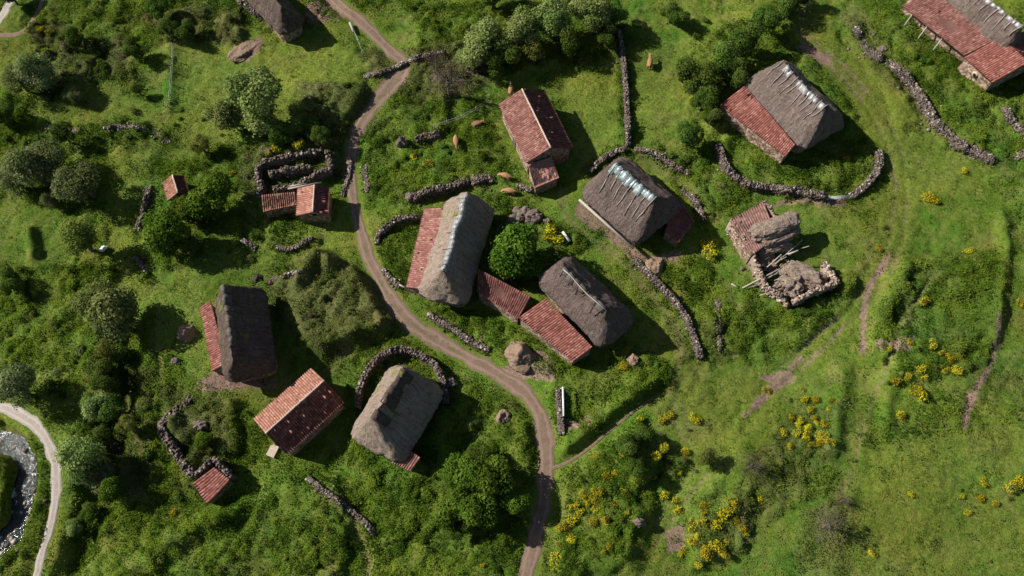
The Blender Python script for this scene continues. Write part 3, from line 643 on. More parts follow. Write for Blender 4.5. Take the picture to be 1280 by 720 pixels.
# ------------------------------------------------------------------ building parts
def lumpy(v, amt, sc=1.2, seed=0):
    return np.array([mnoise.noise_vector(Vector((p[0]*sc+seed, p[1]*sc, p[2]*sc)))[:] for p in v])*amt
def thatch_mesh(x0, x1, y0, y1, r0, r1, ze, zr, m, rc=1.4, seed=0, sag=.2, thick=.5, rows=18, pw=1.0, flat=False):
    n = 132; loop = []
    # rounded rectangle
    w, d = x1-x0, y1-y0; rc = min(rc, w*.45, d*.45); per = []
    cs = [(x1-rc, y1-rc, 0), (x0+rc, y1-rc, 90), (x0+rc, y0+rc, 180), (x1-rc, y0+rc, 270)]
    for cx, cy, a in cs:
        for k_ in range(13): t = R(a+k_*90/12); per.append((cx+rc*math.cos(t), cy+rc*math.sin(t)))
    per.append(per[0]); P = np.array(per); dd = np.r_[0, np.cumsum(np.hypot(*np.diff(P, axis=0).T))]
    s = np.linspace(0, dd[-1], n, endpoint=False); e = np.stack([np.interp(s, dd, P[:, 0]), np.interp(s, dd, P[:, 1])], 1)
    yc = 0.0; Vv, UV = [], []
    rr = [('in', .0)]
    V = []
    V.append(np.column_stack([e*[.93, .90], np.full(n, ze-.25)])); UVr = [-.9]
    V.append(np.column_stack([e, np.full(n, ze-thick*.55)])); UVr.append(-.3)
    q = np.column_stack([np.clip(e[:, 0], r0, r1), np.full(n, yc)])
    slope = math.hypot(max(abs(y0), y1), zr-ze)
    for k_ in range(rows+1):
        t = k_/rows; zz = ze+(zr-ze)*(1-(1-t)**pw)
        # bulge: hips fuller than a straight cone
        tt = t
        p = e+(q-e)*tt; bul = math.sin(math.pi*t)*.10
        p = e+(q-e)*(tt-bul*.35)
        zr_ = zz - sag*t*np.sin(np.clip((p[:, 0]-r0)/(r1-r0+1e-6), 0, 1)*math.pi)
        V.append(np.column_stack([p, zr_])); UVr.append(t*slope)
    V = np.array(V); nr_ = len(V); v = V.reshape(-1, 3)
    v = v+lumpy(v, .26, .45, seed)*[1, 1, .8]+lumpy(v, .10, 1.7, seed+9)+lumpy(v, .05, 5, seed+3)*[0, 0, 1]
    rg_ = np.random.default_rng(seed); jg = np.repeat(rg_.random((nr_, n//2)), 2, axis=1); jg = (jg-.5)+(rg_.random((nr_, n))-.5)*.8; wt = np.array([.3, 1.0, 1.0, .5]+[.22]*(nr_-4))[:, None]
    v = v.reshape(nr_, n, 3); v[:, :, :2] *= 1+(jg*wt*.035)[..., None]; v[:, :, 2] += jg*wt*.07; v = v.reshape(-1, 3)
    idx = np.arange(nr_*n).reshape(nr_, n); idn = np.roll(idx, -1, 1)
    q_ = np.stack([idx[:-1], idn[:-1], idn[1:], idx[1:]], -1).reshape(-1, 4)
    me = mesh_np('thatch_roof', v, q_, material=m, smooth=True)
    uvl = me.uv_layers.new(name='UVMap'); uu = np.broadcast_to(s, (nr_, n)); vv = np.broadcast_to(np.array(UVr)[:, None], (nr_, n))
    uvv = np.stack([uu, vv], -1).reshape(-1, 2); vi = np.zeros(len(me.loops), np.int32); me.loops.foreach_get('vertex_index', vi)
    L_ = uvv[vi].reshape(-1, 4, 2).copy(); wrap = (L_[:, :, 0].max(1)-L_[:, :, 0].min(1)) > dd[-1]/2
    L_[wrap] = np.where((L_[wrap][:, :, 0:1] < dd[-1]/2) & np.array([True, False]), L_[wrap]+[dd[-1], 0], L_[wrap])
    uvl.data.foreach_set('uv', L_.astype(np.float32).ravel()); return me
def prism(name, loop, zb, m, lump=.05, sub=3, seed=0, ridge=None):
    """loop: list of (x,y,ztop); vertical faces; top closed (two slopes when ridge=(i,j))"""
    bm = bmesh.new(); n = len(loop)
    bot = [bm.verts.new((x, y, zb)) for x, y, z in loop]; top = [bm.verts.new((x, y, z)) for x, y, z in loop]
    for i in range(n): bm.faces.new((bot[i], bot[(i+1) % n], top[(i+1) % n], top[i]))
    if ridge:
        i, j = ridge; bm.faces.new([top[k_ % n] for k_ in range(i, j+1)]); bm.faces.new([top[k_ % n] for k_ in range(j, i+n+1)])
    else: bm.faces.new(top)
    bm.faces.new(bot[::-1]); bmesh.ops.recalc_face_normals(bm, faces=bm.faces[:])
    if sub:
        bmesh.ops.triangulate(bm, faces=[f for f in bm.faces if len(f.verts) > 4])
        bmesh.ops.subdivide_edges(bm, edges=bm.edges[:], cuts=sub, use_grid_fill=True)
        for v in bm.verts: v.co += mnoise.noise_vector(v.co*1.3+Vector((seed, 0, 0)))*lump
    me = bpy.data.meshes.new(name); bm.to_mesh(me); bm.free(); me.materials.append(m); return me
def tile_slope(name, A, Bq, C, D, m, pitch=.30, rowl=.36, amp=.12, seed=0, thick=.12, sag=.2):
    """A-B the eave edge, D-C the upper edge (A under D). barrel tiles with courses."""
    A, Bq, C, D = [np.array(p[:]) for p in (A, Bq, C, D)]
    rng = np.random.default_rng(seed+5); W = (np.linalg.norm(Bq-A)+np.linalg.norm(C-D))/2; Ls = (np.linalg.norm(D-A)+np.linalg.norm(C-Bq))/2
    nc = max(3, int(W/pitch)); nrw = max(2, int(Ls/rowl)); K = 6
    nrm = np.cross(Bq-A, D-A); nrm /= np.linalg.norm(nrm); 
    if nrm[2] < 0: nrm = -nrm
    us = np.arange(nc*K+1)/(nc*K); cu = us*nc
    h = np.abs(np.sin(np.pi*cu))**.8*amp
    coljit = rng.random(nc+1)*.03; rows = []; vs = []
    for r_ in range(nrw):
        for e_, f_ in ((0.0, 1), (0.98, 0)): vs.append(((r_+e_)/nrw, f_, r_+e_*.99+.005))
    V = []; UV = []; tj = (rng.random((nrw, nc+1))-.5)*.035; tj[rng.random((nrw, nc+1)) < .04] += .05
    nj = rng.random((nrw, nc+1))
    for vv, f_, uvv in vs:
        r_ = int(uvv); ci = np.minimum(cu.astype(int), nc-1)
        vj = vv-(.06*(nj[r_, ci]-.5))/nrw*(1 if 0 < r_ else 2)
        vj = vj[:, None]; us_ = us[:, None]
        p = (A*(1-us_)+Bq*us_)*(1-vj)+(D*(1-us_)+C*us_)*vj
        sg = -sag*np.sin(np.pi*us)*math.sin(math.pi*min(1, max(0, vv)))+(N1(us*W+seed, us*0+vv*Ls, 1.8)-.5)*.12
        off = h+f_*.045+tj[r_, ci]+sg
        V.append(p+nrm*off[:, None]); UV.append(np.stack([cu+.001, np.full(len(us), uvv)], 1))
    V = np.array(V); UV = np.array(UV); n, mm = V.shape[:2]; idx = np.arange(n*mm).reshape(n, mm)
    q = np.stack([idx[:-1, :-1], idx[:-1, 1:], idx[1:, 1:], idx[1:, :-1]], -1).reshape(-1, 4)
    # underside + edges
    low = np.array([A, Bq, C, D])-nrm*thick; nv = n*mm; v = np.concatenate([V.reshape(-1, 3), low])
    ex = []
    b = [nv, nv+1, nv+2, nv+3]; ex.append([b[3], b[2], b[1], b[0]])
    ex.append([b[0], b[1], idx[0, -1], idx[0, 0]]); ex.append([b[1], b[2], idx[-1, -1], idx[0, -1]]); ex.append([b[2], b[3], idx[-1, 0], idx[-1, -1]]); ex.append([b[3], b[0], idx[0, 0], idx[-1, 0]])
    q = np.concatenate([q, np.array(ex)])
    me = mesh_np(name, v, q, material=m)
    uvl = me.uv_layers.new(name='UVMap'); uvf = np.concatenate([UV.reshape(-1, 2), np.zeros((4, 2))]); L_ = uvf[q.ravel()].reshape(-1, 4, 2).copy()
    # keep each quad inside one cell
    mn = np.floor(L_.mean(1, keepdims=True)); L_ = np.clip(L_, mn+.01, mn+.99)
    uvl.data.foreach_set('uv', L_.astype(np.float32).ravel()); return me
def tube(name, pts, r, m, seg=7, r2=None):
    bm = bmesh.new(); rings = []; pts = [Vector(p) for p in pts]; n = len(pts)
    for i, p in enumerate(pts):
        t = (pts[min(i+1, n-1)]-pts[max(i-1, 0)]).normalized(); a = t.orthogonal().normalized(); b = t.cross(a)
        if i and rings: pass
        rr = r+(r2-r)*i/(n-1) if r2 is not None else r
        rings.append([bm.verts.new(p+(a*math.cos(k_*2*math.pi/seg)+b*math.sin(k_*2*math.pi/seg))*rr) for k_ in range(seg)])
    for A_, B_ in zip(rings[:-1], rings[1:]):
        for k_ in range(seg): bm.faces.new((A_[k_], A_[(k_+1) % seg], B_[(k_+1) % seg], B_[k_]))
    bm.faces.new(rings[0][::-1]); bm.faces.new(rings[-1]); bmesh.ops.recalc_face_normals(bm, faces=bm.faces[:])
    me = bpy.data.meshes.new(name); bm.to_mesh(me); bm.free(); me.materials.append(m); me.shade_smooth(); return me
def box(name, c, s, m, rz=0, rx=0, ry=0, bev=.02):
    bm = bmesh.new(); bmesh.ops.create_cube(bm, size=1); M = Matrix.Translation(c) @ Matrix.Rotation(rz, 4, 'Z') @ Matrix.Rotation(ry, 4, 'Y') @ Matrix.Rotation(rx, 4, 'X') @ Matrix.Diagonal((*s, 1))
    bmesh.ops.transform(bm, matrix=M, verts=bm.verts[:])
    if bev: bmesh.ops.bevel(bm, geom=bm.edges[:], offset=bev, segments=1, affect='EDGES')
    me = bpy.data.meshes.new(name); bm.to_mesh(me); bm.free(); me.materials.append(m); return me
def heap(px, py, rpx, h, m, label, name='dung_heap', cat='heap', seed=0, el=1.0, rz=0):
    g = GZ(px, py); dep = st*g.y-ct*(g.z-CAMZ); r = rpx*dep/F
    bm = bmesh.new(); bmesh.ops.create_icosphere(bm, subdivisions=5, radius=1)
    for v in bm.verts:
        c = v.co.copy(); n = mnoise.fractal(c*2.1+Vector((seed, 0, 0)), .8, 2.2, 5); n0 = mnoise.noise(c*1.3+Vector((seed*2.3, 5, 0))); k_ = 1+n*.10+n0*.28
        v.co = Vector((c.x*r*k_*el, c.y*r*k_/el, (max(c.z, 0)**1.6-(.2 if c.z < .05 else 0))*h*.9*(1+n*.25+n0*.5)))
        v.co += mnoise.noise_vector(v.co*3)*.10
    me = bpy.data.meshes.new(name); bm.to_mesh(me); bm.free(); me.materials.append(m); me.shade_smooth()
    o = obj(name, me, loc=g); o.rotation_euler.z = rz; return tag(o, label, cat)
def teito(key, label, mname, name='thatched_barn', rc=1.5, seed=0, hip=(1.0, 1.0), win=.5, zwall=None, **kw):
    f = B[key]; root = empty(name, f.c, f.ang, label=label, cat='barn', group='thatched stone barns')
    y0, y1 = sorted((f.w, f.w2)); x0 = min(f.x0, -f.half-hip[0]); x1 = max(f.x1, f.half+hip[1])
    # extra overhang corners are rounded so widen slightly
    me = thatch_mesh(x0, x1, y0, y1, -f.half, f.half, f.ze, f.zr, M_th[mname], rc=rc, seed=seed, **kw); th = obj('thatch_roof', me, root)
    i = win+.1; q1, q2, q3, q4 = x0+i+.3, x1-i-.3, y0+i, y1-i; c_ = min(1.5, rc*.6); h_ = f.ze+.2
    lp = [(q1+c_, q3, h_), (q2-c_, q3, h_), (q2-c_*.3, q3+c_*.3, h_), (q2, q3+c_, h_), (q2, q4-c_, h_), (q2-c_*.3, q4-c_*.3, h_), (q2-c_, q4, h_), (q1+c_, q4, h_), (q1+c_*.3, q4-c_*.3, h_), (q1, q4-c_, h_), (q1, q3+c_, h_), (q1+c_*.3, q3+c_*.3, h_)]
    wl = obj('wall', prism('wall', lp, -1.2, M_stone2, .1, 5, seed), root)
    d = obj('door', box('door', ((x0+x1)/2+.8, y0+i-.04, .95), (1.1, .14, 1.9), M_wooddk), root)
    f.root, f.th = root, th; f.bx = (x0, x1, y0, y1); return f
def slope_pt(f, x, side, t, lift=.08):
    """point on the thatch surface along the ridge coordinate x, side +1/-1, t=0 ridge .. 1 eave"""
    w = f.bx[3] if side > 0 else f.bx[2]; tt = 1-t
    z = f.ze+(f.zr-f.ze)*tt; y = w*(1-(tt-math.sin(math.pi*tt)*.035))
    z -= .2*tt*math.sin(min(1, max(0, (x+f.half)/(2*f.half)))*math.pi)
    p = np.array([[x, y, z]]); p = p+lumpy(p, .26, .45, f.seed)*[1, 1, .8]+lumpy(p, .10, 1.7, f.seed+9)
    return Vector(p[0])+Vector((0, .6*side, .8)).normalized()*lift
def poles(f, side, xs, t1=.5, m=None, r=.055, t0=-.02, jit=.06, name='thatch_pole'):
    for x in xs:
        a = t1*(1+random.uniform(-.25, .25)); x2 = x+random.uniform(-jit, jit)*8
        pts = [slope_pt(f, x+(x2-x)*k_/5, side, max(0, t0+(a-t0)*k_/5), .12) for k_ in range(6)]
        pts[0] = pts[0]+Vector((0, -.25*side, .12))
        obj(name, tube(name, pts, r, m or M_wood, 6, r*.8), f.root)
def ridge_cover(f, side, m, x0, x1, n, wd=.9, both=True, name='ridge_sheet', t=.2):
    xs = np.linspace(x0, x1, n+1)+np.random.default_rng(n).uniform(-.15, .15, n+1)
    for k_ in range(n):
        if random.random() < .1: continue
        a, b = xs[k_]-.06, xs[k_+1]+.06; lift = .05+.03*(k_ % 2)+random.uniform(0, .03); V = []; cols = [-.10 if both else 0, 0, t*.33, t*.66, t*random.uniform(.7, 1.25)]
        for xx in (a, (a+b)/2, b):
            for c in cols:
                V.append(slope_pt(f, xx, side if c >= 0 else -side, abs(c), lift+(.02 if c == 0 else 0)+random.uniform(-.02, .02))[:])
        V = np.array(V); m_ = len(cols); q = [[i*m_+j, i*m_+j+1, (i+1)*m_+j+1, (i+1)*m_+j] for i in range(2) for j in range(m_-1)]
        me = mesh_np(name, V, np.array(q), material=m); o = obj(name, me, f.root); md = o.modifiers.new('t', 'SOLIDIFY'); md.thickness = .04; md.offset = 0
def leanto(f, quad, mname, pitch=.30, amp=.12, key=None, wall=True, seed=0, name='tiled_lean_to', label=None):
    """quad px: outer1, outer2, inner2, inner1 with heights"""
    A, B_, C, D = [f.loc(*q_) for q_ in quad]; nm = 'tiled_roof'
    o = obj(nm, tile_slope(nm, A, B_, C, D, M_tile[mname], seed=seed, pitch=pitch, amp=amp), f.root)
    if label: o['label'] = label
    if wall:
        ins = .22; cx = (A+B_+C+D)/4
        lp = []
        for p in (A, B_, C, D):
            d_ = (cx-p); d_.z = 0; d_.normalize(); lp.append((p.x+d_.x*ins, p.y+d_.y*ins, p.z-.22))
        obj('lean_to_wall', prism('lean_to_wall', lp, -1.2, M_stone2, .08, 4, seed), f.root)
    return o
for k_, s_ in (('b1', 3), ('b2', 7), ('b3', 13), ('b5', 19), ('b6', 23), ('b8', 29), ('b9', 31), ('b14', 37)): B[k_].seed = s_
f = teito('b1', 'longest thatched barn with silvery ridge sheets and a tile strip along its left side', 'pale', seed=3, hip=(1.4, 2.4), rc=1.6)
leanto(f, [(530.5,261,2.3),(508,359,2.3),(529,362,3.5),(556,260,3.5)], 'faded', seed=1)
ridge_cover(f, 1 if f.w > 0 else -1, M_sheet, -f.half+.2, f.half-.2, 15, t=.15)
poles(f, 1 if f.w > 0 else -1, np.linspace(-f.half+1, f.half-1, 5), .28, M_wooddk, .05)
f = teito('b2', 'brown thatched barn with green ridge sheets and a row of poles in the middle', 'brown', seed=7, hip=(2.0, 2.4), rc=2.0)
vs = 1 if f.w > 0 else -1
ridge_cover(f, vs, M_glassy, -f.half+.2, f.half-.1, 11, t=.17)
poles(f, vs, np.linspace(-f.half+.3, f.half, 7), .55, M_wood, .06)
obj('eave_beam', tube('eave_beam', [(f.bx[0]+.8, f.w*1.04, f.ze-.75), (f.bx[1]-.6, f.w*1.04, f.ze-.85)], .2, M_wood, 6), f.root)
# annex behind
A = f.loc(828,293,3.0); leanto(f, [(848,303,1.9),(868,276,1.9),(850,250,2.6),(831,288,2.8)], 'dark', seed=2, label='dark tiled annex roof in the shade of the barn')
f = teito('b3', 'thatched barn with dark ridge poles joined to a row of red tiled roofs', 'brown', seed=13, hip=(2.4, 3.0), rc=1.7)
vs = 1 if f.w > 0 else -1
leanto(f, [(648,397,2.6),(717,452,2.4),(741,434,3.3),(682,373,3.7)], 'red', seed=3)
leanto(f, [(596,364,2.3),(648,399,2.6),(664,371,4.0),(598,336,3.6)], 'dark', seed=4, label='darker tiled roof between the two barns')
ridge_cover(f, vs, M_wooddk, -f.half+.3, f.half-.2, 7, t=.17, name='ridge_board')
poles(f, vs, np.linspace(-f.half+.5, f.half-.3, 6), .3, M_wooddk, .06)
obj('ridge_pole', tube('ridge_pole', [slope_pt(f, x, vs, .03, .3) for x in np.linspace(-f.half+.5, f.half, 6)], .07, M_wood), f.root)
f = teito('b5', 'large grey thatched barn with a red tiled lean-to inside the curved enclosure wall', 'grey', seed=19, hip=(2.2, 2.4), rc=1.9)
vs = 1 if f.w > 0 else -1
leanto(f, [(899,132,2.4),(982,196,2.3),(994,181,3.6),(931,107,3.7)], 'red', seed=5)
ridge_cover(f, vs, M_sheet, -f.half+.2, f.half-.1, 13, t=.12)
poles(f, vs, np.linspace(-f.half+.1, f.half, 10), .42, M_wood, .055)
for px, py in ((948,175),(962,186),(942,168)):
    p = f.loc(px, py, 0); obj('post', tube('post', [(p.x, p.y, -.4), (p.x, p.y, 2.1)], .08, M_wood), f.root)
f = teito('b6', 'dark thatched barn with pink tile lean-to near the left tracks', 'dark', seed=23, hip=(1.0, .9), rc=1.6)
vs = 1 if f.w > 0 else -1
leanto(f, [(251,384,2.3),(266,464,2.2),(285,453,3.5),(263,376,3.6)], 'red', seed=6)
ridge_cover(f, -vs, M_wooddk, -f.half+.1, f.half-2, 6, t=.14, name='ridge_board')
poles(f, -vs, np.linspace(-f.half+1, f.half-2.5, 6), .16, M_wooddk, .05)
f = teito('b8', 'pale mossy thatched barn inside the horseshoe wall beside the dirt path', 'pale', seed=29, hip=(1.4, 2.8), rc=1.6)
vs = 1 if f.w > 0 else -1
ridge_cover(f, -vs, M_th['dark'], -f.half+.2, f.half, 6, t=.24, name='ridge_thatch')
poles(f, -vs, np.linspace(-f.half+1, f.half, 6), .42, M_wooddk, .04)
leanto(f, [(490,578,2.0),(514,589,2.0),(526,572,3.0),(502,556,3.0)], 'faded', seed=7)
f = teito('b9', 'thatched barn at the top right corner with pale ridge sheets and an open tiled shelter', 'grey', seed=31, hip=(2.0, 1.0), rc=1.6)
vs = 1 if f.w > 0 else -1
leanto(f, [(1127,7,2.7),(1205,70,2.7),(1245,50,4.3),(1165,-12,4.5)], 'faded', seed=8, wall=False)
A, Bc, C, D = [f.loc(*q_) for q_ in [(1127,7,2.4),(1205,70,2.4),(1245,50,3.9),(1165,-12,4.0)]]
obj('back_wall', prism('back_wall', [(A.x+1.2*0, A.y*.75+D.y*.25, 2.7), (Bc.x, Bc.y*.75+C.y*.25, 2.7), (C.x, C.y, 3.6), (D.x, D.y, 3.6)], -1, M_stone2, .08, 4, 3), f.root)
for t_ in (.18, .42, .66):
    p = A.lerp(Bc, t_); obj('post', tube('post', [(p.x, p.y+.1*vs, 2.5), (p.x+.1, p.y+.75*vs, 0), (p.x+.1, p.y+.75*vs, -.5)], .10, M_wood), f.root)
ridge_cover(f, vs, M_sheet, -f.half+.2, f.half, 15, t=.12)
poles(f, vs, np.linspace(-f.half+.6, f.half, 9), .55, M_wood, .07)
f = teito('b14', 'dark thatched barn cut off by the top edge above the path', 'dark', seed=37, hip=(1.5, 2.0), rc=1.5)
# gabled tile houses
def gable(key, label, m1, m2, name='stone_house', over=.35, seed=0, cat='house', capm=None, root=None):
    f = B[key]; root = root or empty(name, f.c, f.ang, label=label, cat=cat); f.root = root
    x0, x1 = f.x0, f.x1; h = f.half; X_0, X_1 = min(x0, -h), max(x1, h)
    X_0 = (x0-h)/2; X_1 = (x1+h)/2
    for w, m_ in ((f.w, m1), (f.w2, m2)):
        A, B_, C, D = Vector((X_0, w, f.ze)), Vector((X_1, w, f.ze)), Vector((X_1, 0, f.zr)), Vector((X_0, 0, f.zr))
        obj('tiled_roof', tile_slope('tiled_roof', A, B_, C, D, M_tile[m_], seed=seed+abs(int(w*10))), root)
    ys = sorted((f.w, f.w2)); i = over
    lp = [(X_0+i, ys[0]+i, f.ze-.1), (X_1-i, ys[0]+i, f.ze-.1), (X_1-i, 0, f.zr-.16), (X_1-i, ys[1]-i, f.ze-.1), (X_0+i, ys[1]-i, f.ze-.1), (X_0+i, 0, f.zr-.16)]
    obj('wall', prism('wall', lp, -1.2, M_stone2, .05, 0, seed, ridge=(2, 5)), root)
    V = []; n = int((X_1-X_0)/.42)
    pts = [(X_0+(X_1-X_0)*k_/n, random.uniform(-.02, .02), f.zr+.05+(.03 if k_ % 2 else 0)+(N1(k_*.5, 3., 2.)-.5)*.1) for k_ in range(n+1)]
    obj('ridge_tiles', tube('ridge_tiles', pts, .13, capm or M_mortar, 8), root)
    obj('door', box('door', ((X_0+X_1)/2, (ys[0]+i)-.04, .95), (1.0, .14, 1.9), M_wooddk), root)
    obj('window', box('window', (X_1-i+.03, 0, 2.6), (.12, .5, .5), M_void), root)
    return f
f = gable('b4', 'red tiled stone house with a flat pink annex, among grazing cows', 'faded', 'dark', seed=1)
leanto(f, [(668.5,235,2.5),(699,222,2.5),(689,196,2.9),(660,206,2.9)], 'pink', pitch=.22, amp=.03, seed=9, label='flat pink annex roof')
f = gable('b7', 'free-standing red tiled house between the dark barn and the mossy barn', 'orange', 'red', seed=2)
obj('stone_slab', box('stone_slab', f.loc(342, 563, .1)+Vector((.1, 0, 0)), (1.6, 1.1, .35), M_mortar, .4), f.root)
f = gable('b12', 'smallest tiled hut beside the two bright green trees', 'orange', 'dark', name='tiled_hut', over=.2, seed=3, cat='hut')
f = gable('b11', 'ruined shed with an orange tiled roof and a wavy low roof beside it', 'orange', 'dark', name='ruined_shed', over=.2, seed=4, cat='shed')
leanto(f, [(329,265,2.2),(371,256,2.2),(369,240,2.7),(327,244,2.6)], 'orange', seed=10, label='low wavy tiled roof')
# gabled house attached to upper right barn
f = B['b9']
A, B_, C, D = [f.loc(*q_) for q_ in [(1205,72,3.0),(1240,104,3.0),(1286,78,4.6),(1252,46,4.6)]]
r9 = empty('tiled_house', f.c, f.ang, label='red tiled house with a round window at the right edge', cat='house')
obj('tiled_roof', tile_slope('tiled_roof', A, B_, C, D, M_tile['red'], seed=21), r9)
E_, F_ = C+(C-B_)*.9, D+(D-A)*.9; E_.z = F_.z = 3.2
obj('tiled_roof', tile_slope('tiled_roof', F_, E_, C, D, M_tile['dark'], seed=22), r9)
def inn(p, c, k_): d_ = c-p; d_.z = 0; d_.normalize(); return (p.x+d_.x*k_, p.y+d_.y*k_, p.z-.14)
cc = (A+B_+E_+F_)/4
obj('wall', prism('wall', [inn(A, cc, .3), inn(B_, cc, .3), inn(C, cc, .3), inn(E_, cc, .3), inn(F_, cc, .3), inn(D, cc, .3)], -1.5, M_stone2, .05, 0, 5, ridge=(2, 5)), r9)
m_ = (A+B_)/2; nrm = Vector((-(B_-A).y, (B_-A).x, 0)).normalized(); 
if nrm.dot(m_-cc) < 0: nrm = -nrm
def disc(nm, c, n_, r, t, m): return tube(nm, [c, c+n_*t], r, m, 16)
wn_ = obj('window_surround', disc('window_surround', m_-nrm*.42+Vector((0, 0, -1.1)), nrm, .48, .3, M_mortar), r9)
obj('window_opening', disc('window_opening', m_-nrm*.30+Vector((0, 0, -1.1)), nrm, .24, .22, M_void), wn_)
# ------------------------------------------------------------------ ruins
def rel_ring(name, f, pl, h, w, m, seed, root, zr=0.0):
    rng = np.random.default_rng(seed); 
    pts = [f.toloc(onplane(px, py, f.z0+hh)) for px, py, hh in pl]; V = []; n = 0
    parts = []
    P = np.array([[p.x, p.y, p.z] for p in pts]); d = np.r_[0, np.cumsum(np.hypot(*np.diff(P[:, :2], axis=0).T))]; L = d[-1]
    s = np.arange(0, L, .3); c = np.stack([np.interp(s, d, P[:, i]) for i in range(3)], 1)
    t = np.gradient(c[:, :2], axis=0); t /= np.hypot(t[:, 0], t[:, 1])[:, None]; N_ = np.stack([-t[:, 1], t[:, 0]], 1)
    top = c[:, 2]+(N2(s+seed, s*0, 1.3)-.5)*.6
    prof = [(-.5, 0), (-.48, 1), (.48, 1), (.5, 0)]; V = np.zeros((len(s), 4, 3))
    for k_, (a, b) in enumerate(prof):
        V[:, k_, :2] = c[:, :2]+N_*(a*w); V[:, k_, 2] = np.where(b, top-.1, -1.0)
    idx = np.arange(len(s)*4).reshape(-1, 4); q = [np.stack([idx[:-1, k_], idx[1:, k_], idx[1:, (k_+1) % 4], idx[:-1, (k_+1) % 4]], -1) for k_ in range(4)]
    caps = np.array([idx[0], idx[-1][::-1]]); parts.append((V.reshape(-1, 3), np.concatenate([np.concatenate(q), caps]), np.full(len(s)*4, .55)))
    n = int(L*w/.06); ss = rng.random(n)*L; cc_ = np.stack([np.interp(ss, d, P[:, i]) for i in range(3)], 1); Nx = np.stack([np.interp(ss, s, N_[:, 0]), np.interp(ss, s, N_[:, 1])], 1)
    cc_[:, :2] += Nx*((rng.random(n)-.5)*w)[:, None]; cc_[:, 2] = np.interp(ss, s, top)-.05+rng.random(n)*.15
    parts.append(rocks_np(cc_, .28*(.6+.8*rng.random(n)), rng))
    n = int(L/.1); 
    for side in (-1, 1):
        n = int(L/.12); ss = rng.random(n)*L; cc_ = np.stack([np.interp(ss, d, P[:, i]) for i in range(3)], 1); Nx = np.stack([np.interp(ss, s, N_[:, 0]), np.interp(ss, s, N_[:, 1])], 1)
        cc_[:, :2] += Nx*(side*w*.5); cc_[:, 2] = np.interp(ss, s, top)*rng.random(n); parts.append(rocks_np(cc_, .3*(.6+.8*rng.random(n)), rng))
    v, fc, tt = join_np(parts); return obj(name, mesh_np(name, v, fc, material=m, tint=tt), root)
M_palerock = mat('pale_masonry', lambda nt, out: bsdf(nt, out, ramp(nt, attr(nt, 'tint'), [(0, (.11, .078, .058)), (.5, (.25, .185, .14)), (1, (.50, .42, .35))]), .9, bump(nt, noise(nt, objc(nt), 7, 5), .6, .06), .15))
f = B['b10']; r10 = empty('collapsed_barn', f.c, f.ang, label='collapsed barn with fallen thatch, bare beams and one tiled end', cat='barn'); f.root = r10
A, B_, C, D = [f.loc(*q_) for q_ in [(912,275,3.0),(938,320,3.0),(972,296,3.2),(954,252,3.4)]]
obj('tiled_roof', tile_slope('tiled_roof', A, D, C, B_, M_tile['brown'], seed=31, pitch=.33), r10)
obj('wall', prism('wall', [inn(A, f.toloc(f.c), .2), inn(B_, f.toloc(f.c), .1), inn(C, f.toloc(f.c), .2), inn(D, f.toloc(f.c), .2)], -1, M_stone2, .05, 4, 4), r10)
rel_ring('broken_wall', f, [(914,275,2.9),(940,316,2.9),(951,340,2.2),(962,362,1.5),(974,368,1.6),(988,382,1.2)], 3, .45, M_palerock, 3, r10)
rel_ring('broken_wall', f, [(995,374,2.4),(1018,364,2.4),(1048,352,2.3),(1036,334,2.0),(1030,328,1.4)], 3, .5, M_palerock, 4, r10)
rel_ring('broken_wall', f, [(956,250,3.2),(968,268,3.2),(974,274,3.4)], 3, .4, M_palerock, 5, r10)
def blob(name, f, px, py, h, sx, sy, sz, rz, m, seed, root, amp=.25, fr=1.2, ry=0):
    bm = bmesh.new(); bmesh.ops.create_icosphere(bm, subdivisions=5, radius=1); c = f.loc(px, py, h)
    Mr = Matrix.Rotation(rz, 3, 'Z') @ Matrix.Rotation(ry, 3, 'Y')
    for v in bm.verts:
        p = v.co.copy(); p = Vector((math.copysign(abs(p.x)**.7, p.x), math.copysign(abs(p.y)**.75, p.y), p.z))
        n = mnoise.fractal(v.co*fr+Vector((seed, 0, 0)), .8, 2.1, 5)
        p = Vector((p.x*sx, p.y*sy, p.z*sz))*(1+n*amp); v.co = Mr @ p + c + mnoise.noise_vector(p*2.5)*.09
    me = bpy.data.meshes.new(name); bm.to_mesh(me); bm.free(); me.materials.append(m); me.shade_smooth(); return obj(name, me, root)
wa = lambda deg: R(deg)-f.ang
blob('thatch_remnant', f, 968, 284, 3.6, 3.8, 1.35, .95, wa(22), M_straw, 1, r10, .18, 1.4)
blob('thatch_remnant', f, 972, 297, 2.7, 3.2, 1.0, .95, wa(24), M_straw, 2, r10, .22, 1.6)
blob('thatch_remnant', f, 966, 309, 1.9, 2.6, 1.0, .9, wa(14), M_straw, 3, r10, .3)
blob('rubble_pile', f, 952, 324, .7, 1.9, 1.3, .9, wa(-30), M_palerock if False else M_dung, 4, r10, .4, 2)
blob('rubble_pile', f, 1004, 345, .9, 3.0, 1.5, 1.3, wa(-28), M_straw, 5, r10, .35, 1.5)
blob('rubble_pile', f, 986, 358, .9, 1.7, 1.6, 1.2, wa(-20), M_straw, 6, r10, .4, 2)
for (a, b, r_) in (((928,360,.3),(975,336,2.6),.11),((940,358,.25),(972,341,2.3),.08),((958,366,.3),(969,356,1.4),.08),((951,341,.9),(977,318,3.0),.10),((985,318,2.6),(998,313,3.2),.13),((950,362,.2),(958,357,.9),.06),((969,330,1.5),(1003,300,2.2),.08),((1020,352,1.6),(1003,335,2.0),.09)):
    obj('fallen_beam', tube('fallen_beam', [f.loc(*a), f.loc(*b)], r_, M_wood, 7, r_*.8), r10)
rq = random.Random(8)
